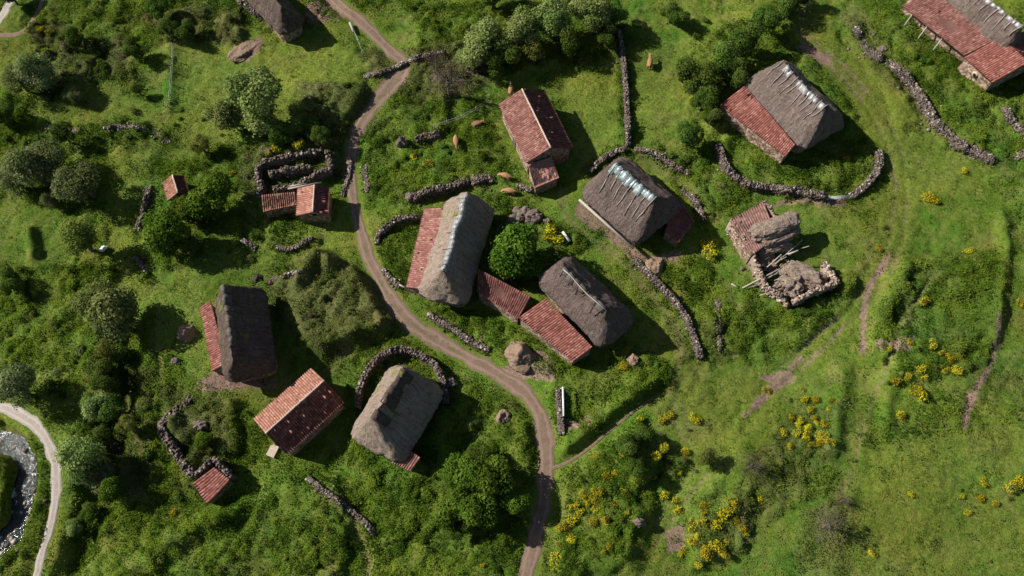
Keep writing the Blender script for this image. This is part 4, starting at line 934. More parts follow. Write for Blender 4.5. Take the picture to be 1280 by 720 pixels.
for k_ in range(34):
    px = rq.uniform(935, 1000); py = rq.uniform(300, 372); a_ = rq.uniform(.2, 1.0); ln = rq.uniform(5, 16)
    obj('splinter', tube('splinter', [f.loc(px, py, rq.uniform(.5, 2.2)), f.loc(px+ln*math.cos(a_), py-ln*math.sin(a_), rq.uniform(.8, 2.8))], rq.uniform(.03, .07), rq.choice([M_wood, M_wooddk, M_straw]), 5), r10)
f = B['b13']; r13 = empty('roofless_ruin', f.c, f.ang, label='roofless stone ruin with a small surviving tiled roof at its lower corner', cat='ruin'); f.root = r13
A, B_, C, D = [f.loc(*q_) for q_ in [(241,604,2.3),(259,630,2.3),(288,600,2.5),(268,584,2.5)]]
obj('tiled_roof', tile_slope('tiled_roof', A, B_, C, D, M_tile['red'], seed=41, pitch=.34), r13)
cc = (A+B_+C+D)/4
obj('wall', prism('wall', [inn(A, cc, .3), inn(B_, cc, .3), inn(C, cc, .3), inn(D, cc, .3)], -1.2, M_stone2, .05, 4, 4), r13)
rel_ring('broken_wall', f, [(242,495,1.2),(222,512,1.8),(206,524,1.9),(200,531,1.9),(204,545,1.9),(215,557,1.9),(226,576,1.8),(239,592,1.8)], 2, .9, M_rock, 6, r13)
rel_ring('broken_wall', f, [(240,594,2.4),(252,586,2.4),(267,573,2.4),(276,582,2.5),(288,597,2.5)], 2, .55, M_rock, 7, r13)
f = B['b11']; r11 = empty('ruined_walls', G(365,215), 0, label='roofless mossy walls just above the orange roofed sheds', cat='ruin')
f2 = Frame(); f2.c = G(365, 215); f2.z0 = f2.c.z; f2.toloc = lambda p: p-f2.c; f2.loc = lambda a, b, h: onplane(a, b, f2.z0+h)-f2.c
for k_, pl in enumerate(([(323,206,1.6),(330,200,1.9),(350,196,1.9),(375,192,1.7),(402,186,1.6)],[(408,186,1.9),(412,200,2.1),(413,208,1.9)],[(335,216,1.8),(352,211,1.9),(372,209,1.9),(388,209,1.6)],[(413,210,1.9),(395,216,1.8),(385,224,1.6),(365,232,1.4),(342,236,1.2)],[(322,206,1.7),(321,222,1.9),(328,232,1.5),(320,243,1.3)])):
    rel_ring('broken_wall', f2, pl, 2, .62, M_rock, 20+k_, r11)
obj('fallen_beam', tube('fallen_beam', [f2.loc(360, 236, 1.7), f2.loc(402, 228, 1.9)], .12, M_wood), r11)
obj('fallen_beam', tube('fallen_beam', [f2.loc(362, 233, 1.8), f2.loc(385, 229, 2.0)], .09, M_wood), r11)
# terrace wall by the top left barn
tag(stone_wall([(300,4),(318,18),(334,25)], 1.0, 1.5, 'retaining wall below the barn cut off by the top edge', .2), None)
stone_wall([(338,26),(352,34),(360,36)], .9, .8, 'low wall end below the top edge barn shadow', .3, group=WG)
# ------------------------------------------------------------------ heaps and small things
heap(650, 444, 19, 1.5, M_dung, 'brown dung heap below the joined red tiled roofs', seed=2, el=1.1, rz=-.9)
heap(818, 334, 14, 1.4, M_dung, 'round dung heap at the lower corner of the central right barn', seed=5)
heap(233, 417, 12, 1.1, M_dung, 'small tan dung heap left of the dark barn lean-to', seed=8)
heap(792, 450, 8, .7, M_dung, 'small pale earth pile below the poled barn shadow', seed=12)
heap(305, 62, 17, .5, M_dung, 'pink earth slip on the bank below the top edge barn', name='earth_slip', cat='earth', seed=15, el=1.35, rz=.8)
heap(628, 521, 10, .9, M_dung, 'earth patch beside the dark hollow left of the path bend', name='earth_pile', cat='earth', seed=17)
heap(322, 348, 6, .7, M_rock, 'small stone pile touching the dark thatched barn top', name='stone_pile', seed=19)
def boulder(px, py, r, label, seed, h=.8):
    g = GZ(px, py); bm = bmesh.new(); bmesh.ops.create_icosphere(bm, subdivisions=4, radius=1)
    for v in bm.verts:
        n = mnoise.fractal(v.co*1.3+Vector((seed*3.1, 0, 0)), .9, 2.1, 4); v.co = Vector((v.co.x*r, v.co.y*r*.75, v.co.z*r*h))*(1+n*.4)
    me = bpy.data.meshes.new('boulder'); bm.to_mesh(me); bm.free(); me.materials.append(M_rock); me.attributes.new('tint', 'FLOAT', 'POINT').data.foreach_set('value', [.6]*len(me.vertices))
    tag(obj('boulder', me, loc=g), label, 'rock')
boulder(655,268,1.5,'big dark rock above the central green tree',1); boulder(668,272,1.4,'grey rock right of the big dark rock by the central tree',2); boulder(645,276,1.2,'brown rock left of the big dark rock by the central tree',3)
boulder(685,277,.6,'small pale stone right of the rocks by the central tree',4); boulder(503,180,.9,'upright stone block among brambles right of the upper path',5,1.6)
boulder(220,452,.7,'pale stone left of the dark thatched barn',6); boulder(336,190,.6,'stone above the roofless mossy walls',7); boulder(251,531,.9,'pale stones inside the roofless ruin',8)
boulder(515,248,.9,'pale stone standing at the left end of the tall dark wall',9,1.3); boulder(1103,62,.8,'reddish boulder at the top of the broad rubble wall',10); boulder(928,336,.4,'small white stone left of the collapsed barn',11); boulder(798,653,.8,'grey stone on the shadowed bank of the broom field',12); boulder(594,332,.4,'stone by the longest barn shadow',13)
boulder(562,478,.9,'brown rock at the hollow right of the horseshoe wall',14)
g = GZ(130, 312); tag(obj('white_sack', blob('white_sack', type('q', (), {'loc': lambda s, a, b, c: Vector((0, 0, .3))})(), 0, 0, 0, .55, .32, .3, .9, M_white, 3, None).data, loc=g), 'small white sack right of the olive tree', 'sack')
for o in [o for o in COL.objects if o.name.startswith('white_sack') and 'label' not in o.keys()]: bpy.data.objects.remove(o)
# pale metal trough / pipe near centre, beam beside path wall, plank by top path
def lying(name, a, b, h, r, m, label, cat):
    p, q_ = GZ(*a), GZ(*b); p.z += h; q_.z += h; c = (p+q_)/2
    return tag(obj(name, tube(name, [p-c, q_-c], r, m, 8), loc=c), label, cat)
lying('pale_beam', (703,487), (704,523), 1.15, .13, M_metal, 'pale straight beam lying on the wall beside the path bend', 'beam')
lying('drain_pipe', (703,291), (712,303), .3, .22, M_metal, 'pale pipe in the grass right of the yellow flowers', 'pipe')
lying('wooden_plank', (438,31), (443,43), .5, .2, M_wood, 'pale plank leaning by the upper dirt path', 'plank')
lying('wooden_pole', (500,359), (510,364), .9, .12, M_wood, 'pale pole closing the garden gap at the longest barn corner', 'pole')
lying('wooden_plank', (914,355), (922,360), .1, .1, M_wood, 'short stick lying left of the collapsed barn', 'stick')
# gate panel in the gap
ga, gb = GZ(1034,250), GZ(1061,249); gt = empty('field_gate', (ga+gb)/2, math.atan2(gb.y-ga.y, gb.x-ga.x), label='thin wire gate across the gap in the curved enclosure wall', cat='gate'); L_ = (gb-ga).length
for k_ in range(4): obj('rail', tube('rail', [(-L_/2, 0, .3+.25*k_), (L_/2, 0, .3+.25*k_)], .03, M_metal), gt)
for s_ in (-1, 1): obj('post', tube('post', [(s_*L_/2, 0, -.4), (s_*L_/2, 0, 1.3)], .06, M_wood), gt)
# post fences
def fence(pl, label, h=1.2, gap=2.4):
    pts = [GZ(*p) for p in smooth_line(pl, 6)]; P = np.array([p[:] for p in pts]); d = np.r_[0, np.cumsum(np.hypot(*np.diff(P[:, :2], axis=0).T))]
    s = np.arange(0, d[-1], gap); X = np.interp(s, d, P[:, 0]); Y = np.interp(s, d, P[:, 1]); Z = Hz(X, Y); o = Vector((X[0], Y[0], Z[0]))
    r_ = empty('wire_fence', o, 0, label=label, cat='fence')
    for x, y, z in zip(X, Y, Z): obj('post', tube('post', [Vector((x, y, z-.3))-o, Vector((x+random.uniform(-.1, .1), y, z+h))-o], .07, M_wood, 6), r_)
    for k_ in (.5, 1.0): obj('wire', tube('wire', [Vector((x, y, z+k_))-o for x, y, z in zip(X, Y, Z)], .012, M_metal, 4), r_)
fence([(443,42),(450,58),(458,80)], 'post and wire fence between the bright pasture and the upper path')
fence([(218,60),(216,100),(212,140)], 'post and wire fence at the left edge of the bright pasture')
fence([(610,130),(575,150),(530,165)], 'post and wire fence left of the tiled house with cows')
# ------------------------------------------------------------------ cows
def cow_meshes():
    out = {}
    for pose in ('graze', 'stand', 'lie'):
        bm_v = []; bm_e = []; rad = []
        def add(p, r, par=None):
            bm_v.append(p); rad.append(r)
            if par is not None: bm_e.append((par, len(bm_v)-1))
            return len(bm_v)-1
        dz = -.62 if pose == 'lie' else 0
        pel = add((-.72, 0, 1.12+dz), .29); mid = add((-.1, 0, 1.05+dz), .36, pel); sh = add((.55, 0, 1.12+dz), .30, mid)
        if pose == 'graze': nk = add((1.0, .04, .98), .15, sh); hd = add((1.40, .12, .62), .165, nk); mz = add((1.66, .16, .36), .10, hd)
        else: nk = add((.95, .05, 1.30+dz), .17, sh); hd = add((1.34, .14, 1.42+dz), .165, nk); mz = add((1.72, .24, 1.25+dz), .10, hd)
        tl = add((-1.05, 0, 1.15+dz), .05, pel); add((-1.14, 0, .6 if not dz else .2), .035, tl)
        for s_ in (-1, 1):
            if pose == 'lie':
                a = add((-.55, s_*.32, .35), .15, pel); b = add((-.2, s_*.46, .14), .09, a); add((-.55, s_*.5, .08), .06, b)
                a = add((.55, s_*.25, .35), .12, sh); b = add((.8, s_*.3, .12), .07, a); add((.5, s_*.34, .07), .05, b)
            else:
                a = add((-.70, s_*.20, .78), .17, pel); b = add((-.85, s_*.20, .48), .08, a); add((-.76, s_*.2, .06), .065, b)
                a = add((.50, s_*.17, .76), .13, sh); b = add((.54, s_*.17, .42), .075, a); add((.50, s_*.17, .06), .065, b)
        me = bpy.data.meshes.new('cow'); me.from_pydata(bm_v, bm_e, []); o = bpy.data.objects.new('tmp', me); COL.objects.link(o)
        md = o.modifiers.new('s', 'SKIN'); sk = me.skin_vertices[0].data
        for i, r_ in enumerate(rad): sk[i].radius = (r_*1.12, r_*1.12)
        for i in range(len(rad)): sk[i].use_root = (i == 0)
        s2 = o.modifiers.new('d', 'SUBSURF'); s2.levels = 2; s2.render_levels = 2
        bpy.context.view_layer.update(); dg = bpy.context.evaluated_depsgraph_get(); m2 = bpy.data.meshes.new_from_object(o.evaluated_get(dg)); m2.shade_smooth()
        bpy.data.objects.remove(o); out[pose] = (m2, bm_v[hd])
    return out
CM = cow_meshes()
def cow(px, py, deg, pose, label, m=None, sc=1.0):
    g = GZ(px, py, .5); me, hd = CM[pose]; me = me.copy(); me.materials.clear(); me.materials.append(m or M_cow)
    o = obj('cow', me, loc=g); o.rotation_euler.z = R(deg); o.scale = (sc*.8, sc*1.12, sc*.9); tag(o, label, 'cow', 'cows grazing near the tiled house')
    h = Vector(hd)
    for s_ in (-1, 1):
        obj('horn', tube('horn', [h+Vector((-.02, s_*.10, .08)), h+Vector((.02, s_*.24, .18)), h+Vector((.08, s_*.26, .3))], .03, M_horn, 6, .012), o)
        obj('ear', tube('ear', [h+Vector((-.05, s_*.10, .0)), h+Vector((-.06, s_*.26, -.02))], .05, m or M_cow, 6, .02), o)
cow(812, 80, 80, 'stand', 'reddish cow standing alone in the pasture right of the straight wall', sc=1.05)
cow(638.5, 114, 82, 'stand', 'tan cow just above the top left corner of the red tiled house')
cow(596, 154, 10, 'lie', 'brown cow lying in the herbs left of the tiled house', M_cowdk)
cow(570, 177, -88, 'graze', 'tan cow farthest left of the tiled house, seen from above')
cow(632.5, 221, 155, 'graze', 'upper of the two tan cows below the tiled house')
cow(638, 240, 165, 'graze', 'lower of the two tan cows, nearest the longest barn', sc=1.05)
# ------------------------------------------------------------------ vegetation
def leaves_np(c, nrm, size, rng, asp=.7, jit=.35):
    n = len(c); a = rng.normal(size=(n, 3)); nrm = nrm+a*jit; nrm /= np.linalg.norm(nrm, axis=1)[:, None]
    t = np.cross(nrm, rng.normal(size=(n, 3))); t /= np.linalg.norm(t, axis=1)[:, None]+1e-9; b = np.cross(nrm, t)
    s = size[:, None]*.5; 
    v = np.stack([c-t*s, c+b*s*asp*(.7+.6*rng.random((n, 1))), c+t*s, c-b*s*asp*(.7+.6*rng.random((n, 1)))], 1)
    return v.reshape(-1, 3), np.arange(n*4).reshape(-1, 4)
def crown(seed, rx, rz, nl, nleaf, leaf, lob=(.32, .5), flat=1.0, fill=.15, wild=.06):
    rng = np.random.default_rng(seed); L = []
    for k_ in range(nl):
        d = rng.normal(size=3); d /= np.linalg.norm(d); d *= rng.random()**.5*.66; L.append((d, rng.uniform(*lob)))
    C = np.array([l[0] for l in L]); Rr = np.array([l[1] for l in L]); pr = Rr**2/np.sum(Rr**2)
    k_ = rng.choice(nl, nleaf, p=pr); d = rng.normal(size=(nleaf, 3)); d[:, 2] = d[:, 2]*.9+.15; d /= np.linalg.norm(d, axis=1)[:, None]
    rr = np.where(rng.random(nleaf) < fill, rng.random(nleaf), .86+rng.normal(0, .09, nleaf))
    # clumpiness: small sprays
    spr = rng.normal(size=(nleaf//20+1, 3)); spr /= np.linalg.norm(spr, axis=1)[:, None]
    d2 = spr[rng.integers(0, len(spr), nleaf)]; use = rng.random(nleaf) < .62
    d = np.where(use[:, None], d2+rng.normal(0, .13, (nleaf, 3)), d); d /= np.linalg.norm(d, axis=1)[:, None]
    p = C[k_]+d*(Rr[k_]*rr)[:, None]+rng.normal(0, wild*.3, (nleaf, 3))
    keep = np.ones(nleaf, bool)
    for c_, r_ in zip(C, Rr): keep &= ~((np.linalg.norm(p-c_, axis=1) < r_*.62) & (rng.random(nleaf) < .8))
    p = p[keep]; d = d[keep]; k2 = k_[keep]; lobtint = rng.random(nl)*.5-.08
    P = p*[rx, rx, rz]; tint = np.clip(rng.normal(.38, .16, len(p))+lobtint[k2]+.0, 0, 1)
    v, f = leaves_np(P, d+[0, 0, .5], leaf*(.6+.9*rng.random(len(p))), rng, jit=.5)
    return v, f, np.repeat(tint, 4), C*[rx, rx, rz]
def trunk_mesh(name, h, C, r, seed, m=M_bark):
    rng = random.Random(seed); parts = bmesh.new()
    def tb(pts, r0, r1, seg=6):
        rings = []; n = len(pts)
        for i, p in enumerate(pts):
            t = (pts[min(i+1, n-1)]-pts[max(i-1, 0)]).normalized(); a = t.orthogonal().normalized(); b = t.cross(a); rr = r0+(r1-r0)*i/(n-1)
            rings.append([parts.verts.new(p+(a*math.cos(q_*2*math.pi/seg)+b*math.sin(q_*2*math.pi/seg))*rr) for q_ in range(seg)])
        for A_, B_ in zip(rings[:-1], rings[1:]):
            for q_ in range(seg): parts.faces.new((A_[q_], A_[(q_+1) % seg], B_[(q_+1) % seg], B_[q_]))
    top = Vector((0, 0, h)); tb([Vector((0, 0, -.5)), Vector((.1, 0, h*.4)), top*.9], r*1.25, r*.7, 8)
    for c in C:
        c = Vector(c)+Vector((0, 0, h)); s_ = Vector((0, 0, h*rng.uniform(.5, .9))); mid_ = s_.lerp(c, .5)+Vector((0, 0, -.2)); tb([s_, mid_, c], r*.45, r*.12, 5)
        for q_ in range(2): e = c+Vector((rng.uniform(-1, 1), rng.uniform(-1, 1), rng.uniform(-.2, .8)))*(c.length*.25); tb([mid_, e], r*.2, r*.05, 4)
    me = bpy.data.meshes.new(name); parts.to_mesh(me); parts.free(); me.materials.append(m); me.shade_smooth(); return me
# tree prototypes (crown radius 3 m)
TP = {}
def tproto(kind, n, nleaf, leaf, rz=2.8, hc=3.4, nl=9, **kw):
    TP[kind] = []
    for k_ in range(n):
        sd = abs(hash(kind)) % 1000 if False else sum(map(ord, kind))*7+k_
        v, f, t, C = crown(sd, 3.0, rz, nl, nleaf, leaf, **kw); cm = mesh_np('crown', v+[0, 0, hc], f, material=ML[kind if kind in ML else 'bright'], tint=t)
        TP[kind].append((cm, trunk_mesh('trunk', hc, C, .22, sd), hc))
tproto('willow', 3, 9500, .22, nl=12, lob=(.26, .42), wild=.2)
tproto('grey', 3, 8500, .20, nl=11, lob=(.28, .45), wild=.2)
tproto('bright', 3, 9000, .25, nl=11)
tproto('olive', 2, 7500, .2, nl=12, lob=(.25, .4), wild=.2)
tproto('dark', 3, 7500, .24, nl=10)
tproto('brown', 2, 3400, .14, nl=12, lob=(.3, .6), wild=.5, fill=.6)
LAND = [('longest thatched barn',560,310),('barn with green ridge sheets',790,255),('poled barn',725,380),('tiled house among the cows',668,165),('grey barn with red lean-to',972,140),
 ('dark barn with pink lean-to',298,410),('free-standing red tiled house',373,515),('mossy barn in the horseshoe wall',492,515),('top right barn',1200,25),('barn on the top edge',330,5),('smallest tiled hut',217,232),
 ('orange roofed sheds',372,250),('collapsed barn',985,325),('roofless ruin',240,550),('path junction wall',500,85),('path bend',670,500),('river',15,600),('valley road bend',65,590),('earth slip',305,60),('bare brown path patch',1110,425),
 ('straight drystone wall',781,110),('end of the downhill curved wall',872,445),('broad rubble wall',1160,145),('lower path end',665,700),('long downhill wall',430,635),('lower right corner',1280,720),('top left track',25,40),('field gate',1047,250),('shadowed broom bank',800,650),('steep bank at right edge',1250,340),('white sack',130,312),('lower left corner',0,720)]
DIRS = ['right of', 'upper right of', 'above', 'upper left of', 'left of', 'lower left of', 'below', 'lower right of']
PENDING = []
def where(px, py):
    ld = min(LAND, key=lambda l: math.hypot(l[1]-px, l[2]-py)); dx, dy = px-ld[1], ld[2]-py
    return ld, DIRS[int(round(math.atan2(dy, dx)/(math.pi/4))) % 8], math.hypot(dx, dy)
def pend(o, adj, noun, cat, px, py, group=None): PENDING.append((o, adj, noun, cat, px, py, group))
ORD = ['nearest', 'second nearest', 'third nearest', 'fourth nearest', 'fifth nearest', 'sixth nearest', 'seventh nearest', 'eighth nearest', 'ninth nearest', 'tenth nearest', 'eleventh nearest', 'twelfth nearest', 'thirteenth nearest', 'fourteenth nearest', 'fifteenth nearest']
def finish_labels():
    G_ = {}
    for o, adj, noun, cat, px, py, gr in PENDING:
        ld, di, ds = where(px, py); G_.setdefault((adj, noun, ld[0], di), []).append((ds, o, cat, gr))
    for (adj, noun, ln, di), L in G_.items():
        L.sort(key=lambda t: t[0])
        for i, (ds, o, cat, gr) in enumerate(L):
            lab = f'{adj} {noun} {di} the {ln}' if len(L) == 1 else f'{ORD[min(i, 14)]} {adj} {noun} {di} the {ln}'
            w = lab.split(); 
            if len(w) > 16: lab = lab.replace(' to it', '')
            tag(o, lab, cat, gr)
TN = {'willow': 'pale green leafy', 'grey': 'grey-green', 'bright': 'bright green', 'olive': 'olive green', 'dark': 'dark green', 'brown': 'brown twiggy'}
VEGP = []
def tree(px, py, rpx, kind, v=0, hs=1.0):
    g = G(px, py, 3.0); dep = st*g.y-ct*(g.z+3-CAMZ); r = rpx*dep/F; s = r/3.0*1.38
    g = GZ(px, py, 3.4*s*hs); cm, tm, hc = TP[kind][v % len(TP[kind])]
    o = empty('tree', g, random.uniform(0, 6.28)); o.scale = (s, s, s*hs)
    obj('crown', cm, o); obj('trunk', tm, o)
    sz = 'tall' if r > 3.2 else ('mid-sized' if r > 2.2 else 'small'); pend(o, f'{sz} {TN[kind]}', 'tree', 'tree', px, py, 'trees around the hamlet'); VEGP.append((px, py, rpx))
TREES = [(322,122,31,'willow',0),(284,137,21,'willow',1),(36,207,28,'grey',0),(58,198,22,'grey',1),(18,222,18,'grey',2),(100,227,24,'grey',1),(98,297,23,'olive',0),(207,287,25,'bright',1),(253,243,26,'bright',2),(232,262,18,'bright',0),
 (124,388,32,'willow',2),(145,398,26,'grey',1),(12,482,25,'grey',2),(100,572,25,'willow',0),(118,596,20,'grey',0),(40,88,22,'grey',0),(22,100,16,'grey',1),(2,140,13,'dark',0),(78,167,13,'dark',1),
 (605,52,25,'willow',1),(648,30,24,'willow',2),(690,22,22,'willow',0),(737,12,22,'willow',1),(628,75,17,'dark',0),(668,62,15,'olive',1),(710,50,15,'dark',2),(770,15,15,'dark',1),(584,72,13,'willow',0),(560,95,22,'brown',0),(545,75,15,'brown',1),
 (645,312,30,'bright',0),(662,330,18,'bright',2),(630,330,18,'bright',1),
 (582,592,26,'bright',0),(616,600,25,'bright',1),(560,632,24,'bright',2),(598,640,24,'bright',1),(640,622,17,'bright',2),(600,570,15,'dark',1),(575,655,15,'dark',1),
 (870,92,20,'dark',0),(880,122,16,'dark',1),(905,72,18,'dark',2),(932,48,17,'dark',0),(960,22,16,'dark',1),(985,6,14,'dark',2),(862,168,15,'dark',1),(922,92,15,'dark',0),(892,145,12,'dark',2),(1000,-8,13,'dark',0),
 (1040,655,19,'brown',0),(1056,625,10,'brown',1),(942,580,15,'brown',1),(880,570,14,'olive',0),
 (255,552,11,'bright',1),(350,165,14,'dark',2),(385,158,12,'dark',0),(372,140,12,'olive',1),(400,170,11,'dark',1),(785,560,14,'dark',2),(800,545,11,'dark',0),(798,585,12,'dark',1),
 (130,470,16,'dark',0),(140,510,17,'dark',1),(128,545,14,'dark',2),(150,440,14,'dark',2),(110,640,12,'dark',1),(195,10,14,'dark',1),(90,45,12,'dark',2),(232,300,14,'dark',1),(165,60,11,'dark',0),
 (210,35,12,'dark',2),(232,38,11,'dark',0),(615,-12,20,'dark',1),(760,45,12,'dark',0),(840,15,12,'dark',2),(10,-10,14,'dark',1),(90,118,10,'grey',1),(250,180,12,'olive',1),(12,350,13,'dark',0),(850,20,12,'dark',1),(135,440,15,'olive',0),(122,505,17,'willow',1),(138,612,14,'bright',0),(158,530,12,'olive',1),(88,660,10,'willow',2),(170,110,9,'olive',0),(60,250,10,'grey',0)]
for t_ in TREES: tree(*t_)
# shrub prototypes (radius 1 m)
SP = {}
def sproto(kind, n, nleaf, leaf, nl=6, rz=.8, **kw):
    SP[kind] = []
    for k_ in range(n):
        v, f, t, C = crown(sum(map(ord, kind))*13+k_, 1.0, rz, nl, nleaf, leaf, lob=(.3, .55), wild=.3, fill=.3, **kw); SP[kind].append(mesh_np('shrub', v+[0, 0, .45], f, material=ML[kind], tint=t))
for kd, nl_ in (('dark', 900), ('bright', 850), ('olive', 800), ('grey', 800), ('brown', 700), ('fern', 700)): sproto(kd, 4, nl_, .17, nl=7)
BRF = []; BRG = []
for k_ in range(5):
    v, f, t, C = crown(4000+k_, 1.0, .8, 8, 900, .13, lob=(.3, .55), wild=.4); BRG.append(mesh_np('broom_bush', v+[0, 0, .45], f, material=ML['dark' if k_ % 2 else 'olive'], tint=t))
    v, f, t, C = crown(4000+k_, 1.06, .86, 8, 800, .16, lob=(.3, .55), wild=.4, fill=.05); zz = v.reshape(-1, 4, 3).mean(1); cl = VN(60+k_)(zz[:, 0]*10+99, zz[:, 1]*10+99, 3.5)+VN(70+k_)(zz[:, 0]*10+99, zz[:, 2]*10+99, 2.5)*.5
    keep = (zz[:, 2] > -.25) & (cl > .52); v = v.reshape(-1, 4, 3)[keep].reshape(-1, 3); t = t.reshape(-1, 4)[keep].ravel()
    BRF.append(mesh_np('flowers', v+[0, 0, .47], np.arange(len(v)).reshape(-1, 4), material=ML['yellow'], tint=t))
SN = {'dark': 'dark green', 'bright': 'bright green', 'olive': 'olive green', 'grey': 'grey-green', 'brown': 'dry brown', 'fern': 'brownish green'}
def place(px, py, rpx, off=0.5):
    g = GZ(px, py, off); dep = st*g.y-ct*(g.z-CAMZ); return g, rpx*dep/F
def shrub(px, py, rpx, kind, el=1.0, zs=1.0):
    g, r = place(px, py, rpx); o = obj('shrub', random.choice(SP[kind]), loc=g); o.rotation_euler.z = random.uniform(0, 6.28); o.scale = (r*el, r/el, r*zs*random.uniform(.8, 1.15))
    sz = 'large' if r > 1.3 else ('small' if r < .75 else 'mid-sized'); pend(o, f'{sz} {SN[kind]}', 'bush', 'bush', px, py, 'bushes on the slopes'); VEGP.append((px, py, rpx))
def broom(px, py, rpx, fl=1):
    rpx *= 1.25
    g, r = place(px, py, rpx); k_ = random.randrange(5); o = obj('broom_bush', BRG[k_], loc=g); o.rotation_euler.z = random.uniform(0, 6.28); o.scale = (r, r, r*.9)
    obj('flowers', BRF[k_], o)
    sz = 'large' if r > 1.2 else ('small' if r < .7 else 'mid-sized'); pend(o, f'{sz} yellow-flowering', 'broom bush', 'bush', px, py, 'yellow broom bushes'); VEGP.append((px, py, rpx))
for b in [(1168,430,6),(1120,476,6),(1147,487,7),(1154,495,7),(960,487,5),(870,524,6),(1006,499,5),(1020,497,4),(981,541,5),(997,541,5),(1012,537,5),(1029,544,7),(1014,512,4),(1127,520,5),(866,657,7),(878,652,6),(905,642,8),(915,632,8),(897,655,7),(897,682,8),(887,692,8),(905,692,6),(952,624,4),(1091,691,5),(1268,607,9),(1278,603,7),(1231,603,5),(1227,624,5),(1141,618,4),(1185,462,5),(1152,462,6),(1060,630,3),(693,700,8),(705,660,7),(715,650,7),(748,615,6),(730,619,5),(719,633,6),(740,653,5),(757,650,5),(780,613,4),(800,523,4),(827,525,5),(838,518,5),(829,559,5),(820,568,5),(818,595,4),(856,566,5),(780,565,4),(746,570,4),(758,595,5),(603,707,3),(885,306,9),(888,317,8),(688,286,7),(698,296,8),(684,296,5),(1160,244,6),(1170,250,5),(345,185,6),(373,180,6),(335,190,4),(531,166,5),(536,203,6),(516,192,5),(290,215,4),(1100,310,4),(1213,313,5),(1157,375,6),(1278,378,5),(1207,213,4),(240,45,3),(216,642,5),(1057,199,4),(1005,486,3),(1040,500,4),(50,35,4),(60,38,4),(768,630,4),(725,640,5),(735,628,4),(785,640,3),(700,680,4),(770,590,4),(990,520,4),(1000,530,4),(1022,528,4),(1180,440,4),(1135,470,4),(1200,445,4),(1245,630,4),(868,675,5),(920,650,5),(930,660,4),(880,640,4),(780,455,5),(850,590,3),(1170,250,4),(655,350,2),(1212,640,4),(1205,620,3)]: broom(*b)
rb = random.Random(3)
for (x0_, x1_, y0_, y1_, n_) in ((850, 950, 630, 705, 9), (975, 1045, 505, 560, 9), (695, 765, 610, 690, 9), (1110, 1200, 420, 500, 7), (820, 870, 600, 660, 3)):
    for _ in range(n_): broom(rb.uniform(x0_, x1_), rb.uniform(y0_, y1_), rb.uniform(2.5, 5.5))
# random shrubs by regions: (polygon px, count, r range, kinds)
SHF = .55
SR = [([(55,35),(170,45),(175,100),(60,110)],20,(6,10),['dark','fern','dark','brown']),([(165,20),(300,20),(290,50),(200,50)],12,(5,8),['dark','fern']),([(100,130),(260,130),(250,180),(120,170)],16,(4,7),['dark','olive','fern']),
 ([(270,150),(440,140),(430,185),(280,185)],14,(5,9),['dark','fern','olive']),([(0,150),(60,165),(60,190),(0,180)],6,(5,8),['dark','fern']),([(0,330),(100,340),(160,460),(100,560),(30,470)],18,(6,10),['bright','olive','grey']),
 ([(160,410),(210,500),(190,600),(130,620)],14,(6,10),['dark','olive','bright']),([(170,600),(300,640),(420,620),(450,720),(180,720)],22,(6,10),['bright','dark','olive']),([(345,360),(470,350),(485,400),(400,440),(350,420)],14,(5,8),['fern','olive','brown']),
 ([(230,505),(300,500),(300,570),(240,570)],9,(5,8),['olive','fern','dark']),([(480,620),(650,500),(668,600),(650,700),(490,715)],18,(6,10),['bright','bright','dark']),([(460,170),(550,130),(640,160),(620,230),(520,235)],14,(5,8),['bright','dark']),
 ([(515,110),(620,95),(760,80),(750,60),(560,60)],14,(5,9),['dark','fern','olive']),([(850,150),(900,170),(880,215),(840,205)],7,(5,9),['dark']),([(1060,30),(1200,70),(1280,120),(1270,190),(1180,150)],16,(5,8),['bright','dark']),
 ([(950,395),(1060,350),(1060,380),(960,450)],10,(5,8),['bright','dark']),([(1100,380),(1200,380),(1200,480),(1110,490)],14,(4,7),['dark','olive','fern']),([(840,520),(1050,480),(1040,580),(860,700)],16,(3,5),['fern','olive','brown','brown']),
 ([(1060,560),(1270,560),(1270,720),(1060,720)],14,(3,5),['dark','olive']),([(700,590),(800,520),(820,600),(770,700),(700,690)],16,(5,8),['bright','olive','dark']),([(770,430),(840,440),(810,500),(720,560),(720,500)],10,(4,7),['olive','dark','bright']),
 ([(1070,200),(1250,240),(1240,320),(1100,320)],6,(3,5),['olive','fern']),([(190,250),(330,250),(330,330),(190,330)],8,(5,8),['dark','fern','bright']),([(0,560),(30,640),(60,720),(0,720)],4,(4,7),['dark','bright']),([(880,20),(1000,0),(930,90),(860,60)],8,(6,9),['dark','olive'])]
rs = random.Random(5); cnt = 0
def blocked(px, py, rr=6):
    g = G(px, py)
    for (cx, cy, r_, z) in PADS:
        if math.hypot(g.x-cx, g.y-cy) < r_*.85: return True
    for nm in RPATH:
        for (x, y, w) in RPATH[nm]:
            if math.hypot(g.x-x, g.y-y) < w+rr/9*.7: return True
    return False
for poly, n, rr, kinds in SR:
    rr = (rr[0]*.8, rr[1])
    k_ = 0; tr = 0
    xs = [p[0] for p in poly]; ys = [p[1] for p in poly]
    n = max(2, round(n*SHF))
    while k_ < n and tr < 2000:
        tr += 1; x, y = rs.uniform(min(xs), max(xs)), rs.uniform(min(ys), max(ys)); r_ = rs.uniform(*rr)
        if not inpoly(np.array([x]), np.array([y]), poly)[0] or blocked(x, y, r_): continue
        if any(math.hypot(a-x, b-y) < (c+r_)*.55 for a, b, c in VEGP): continue
        shrub(x, y, r_, rs.choice(kinds), rs.uniform(.85, 1.2), .85); k_ += 1; cnt += 1
print('SHRUBS', cnt, 'TREES', len(TREES))
finish_labels()
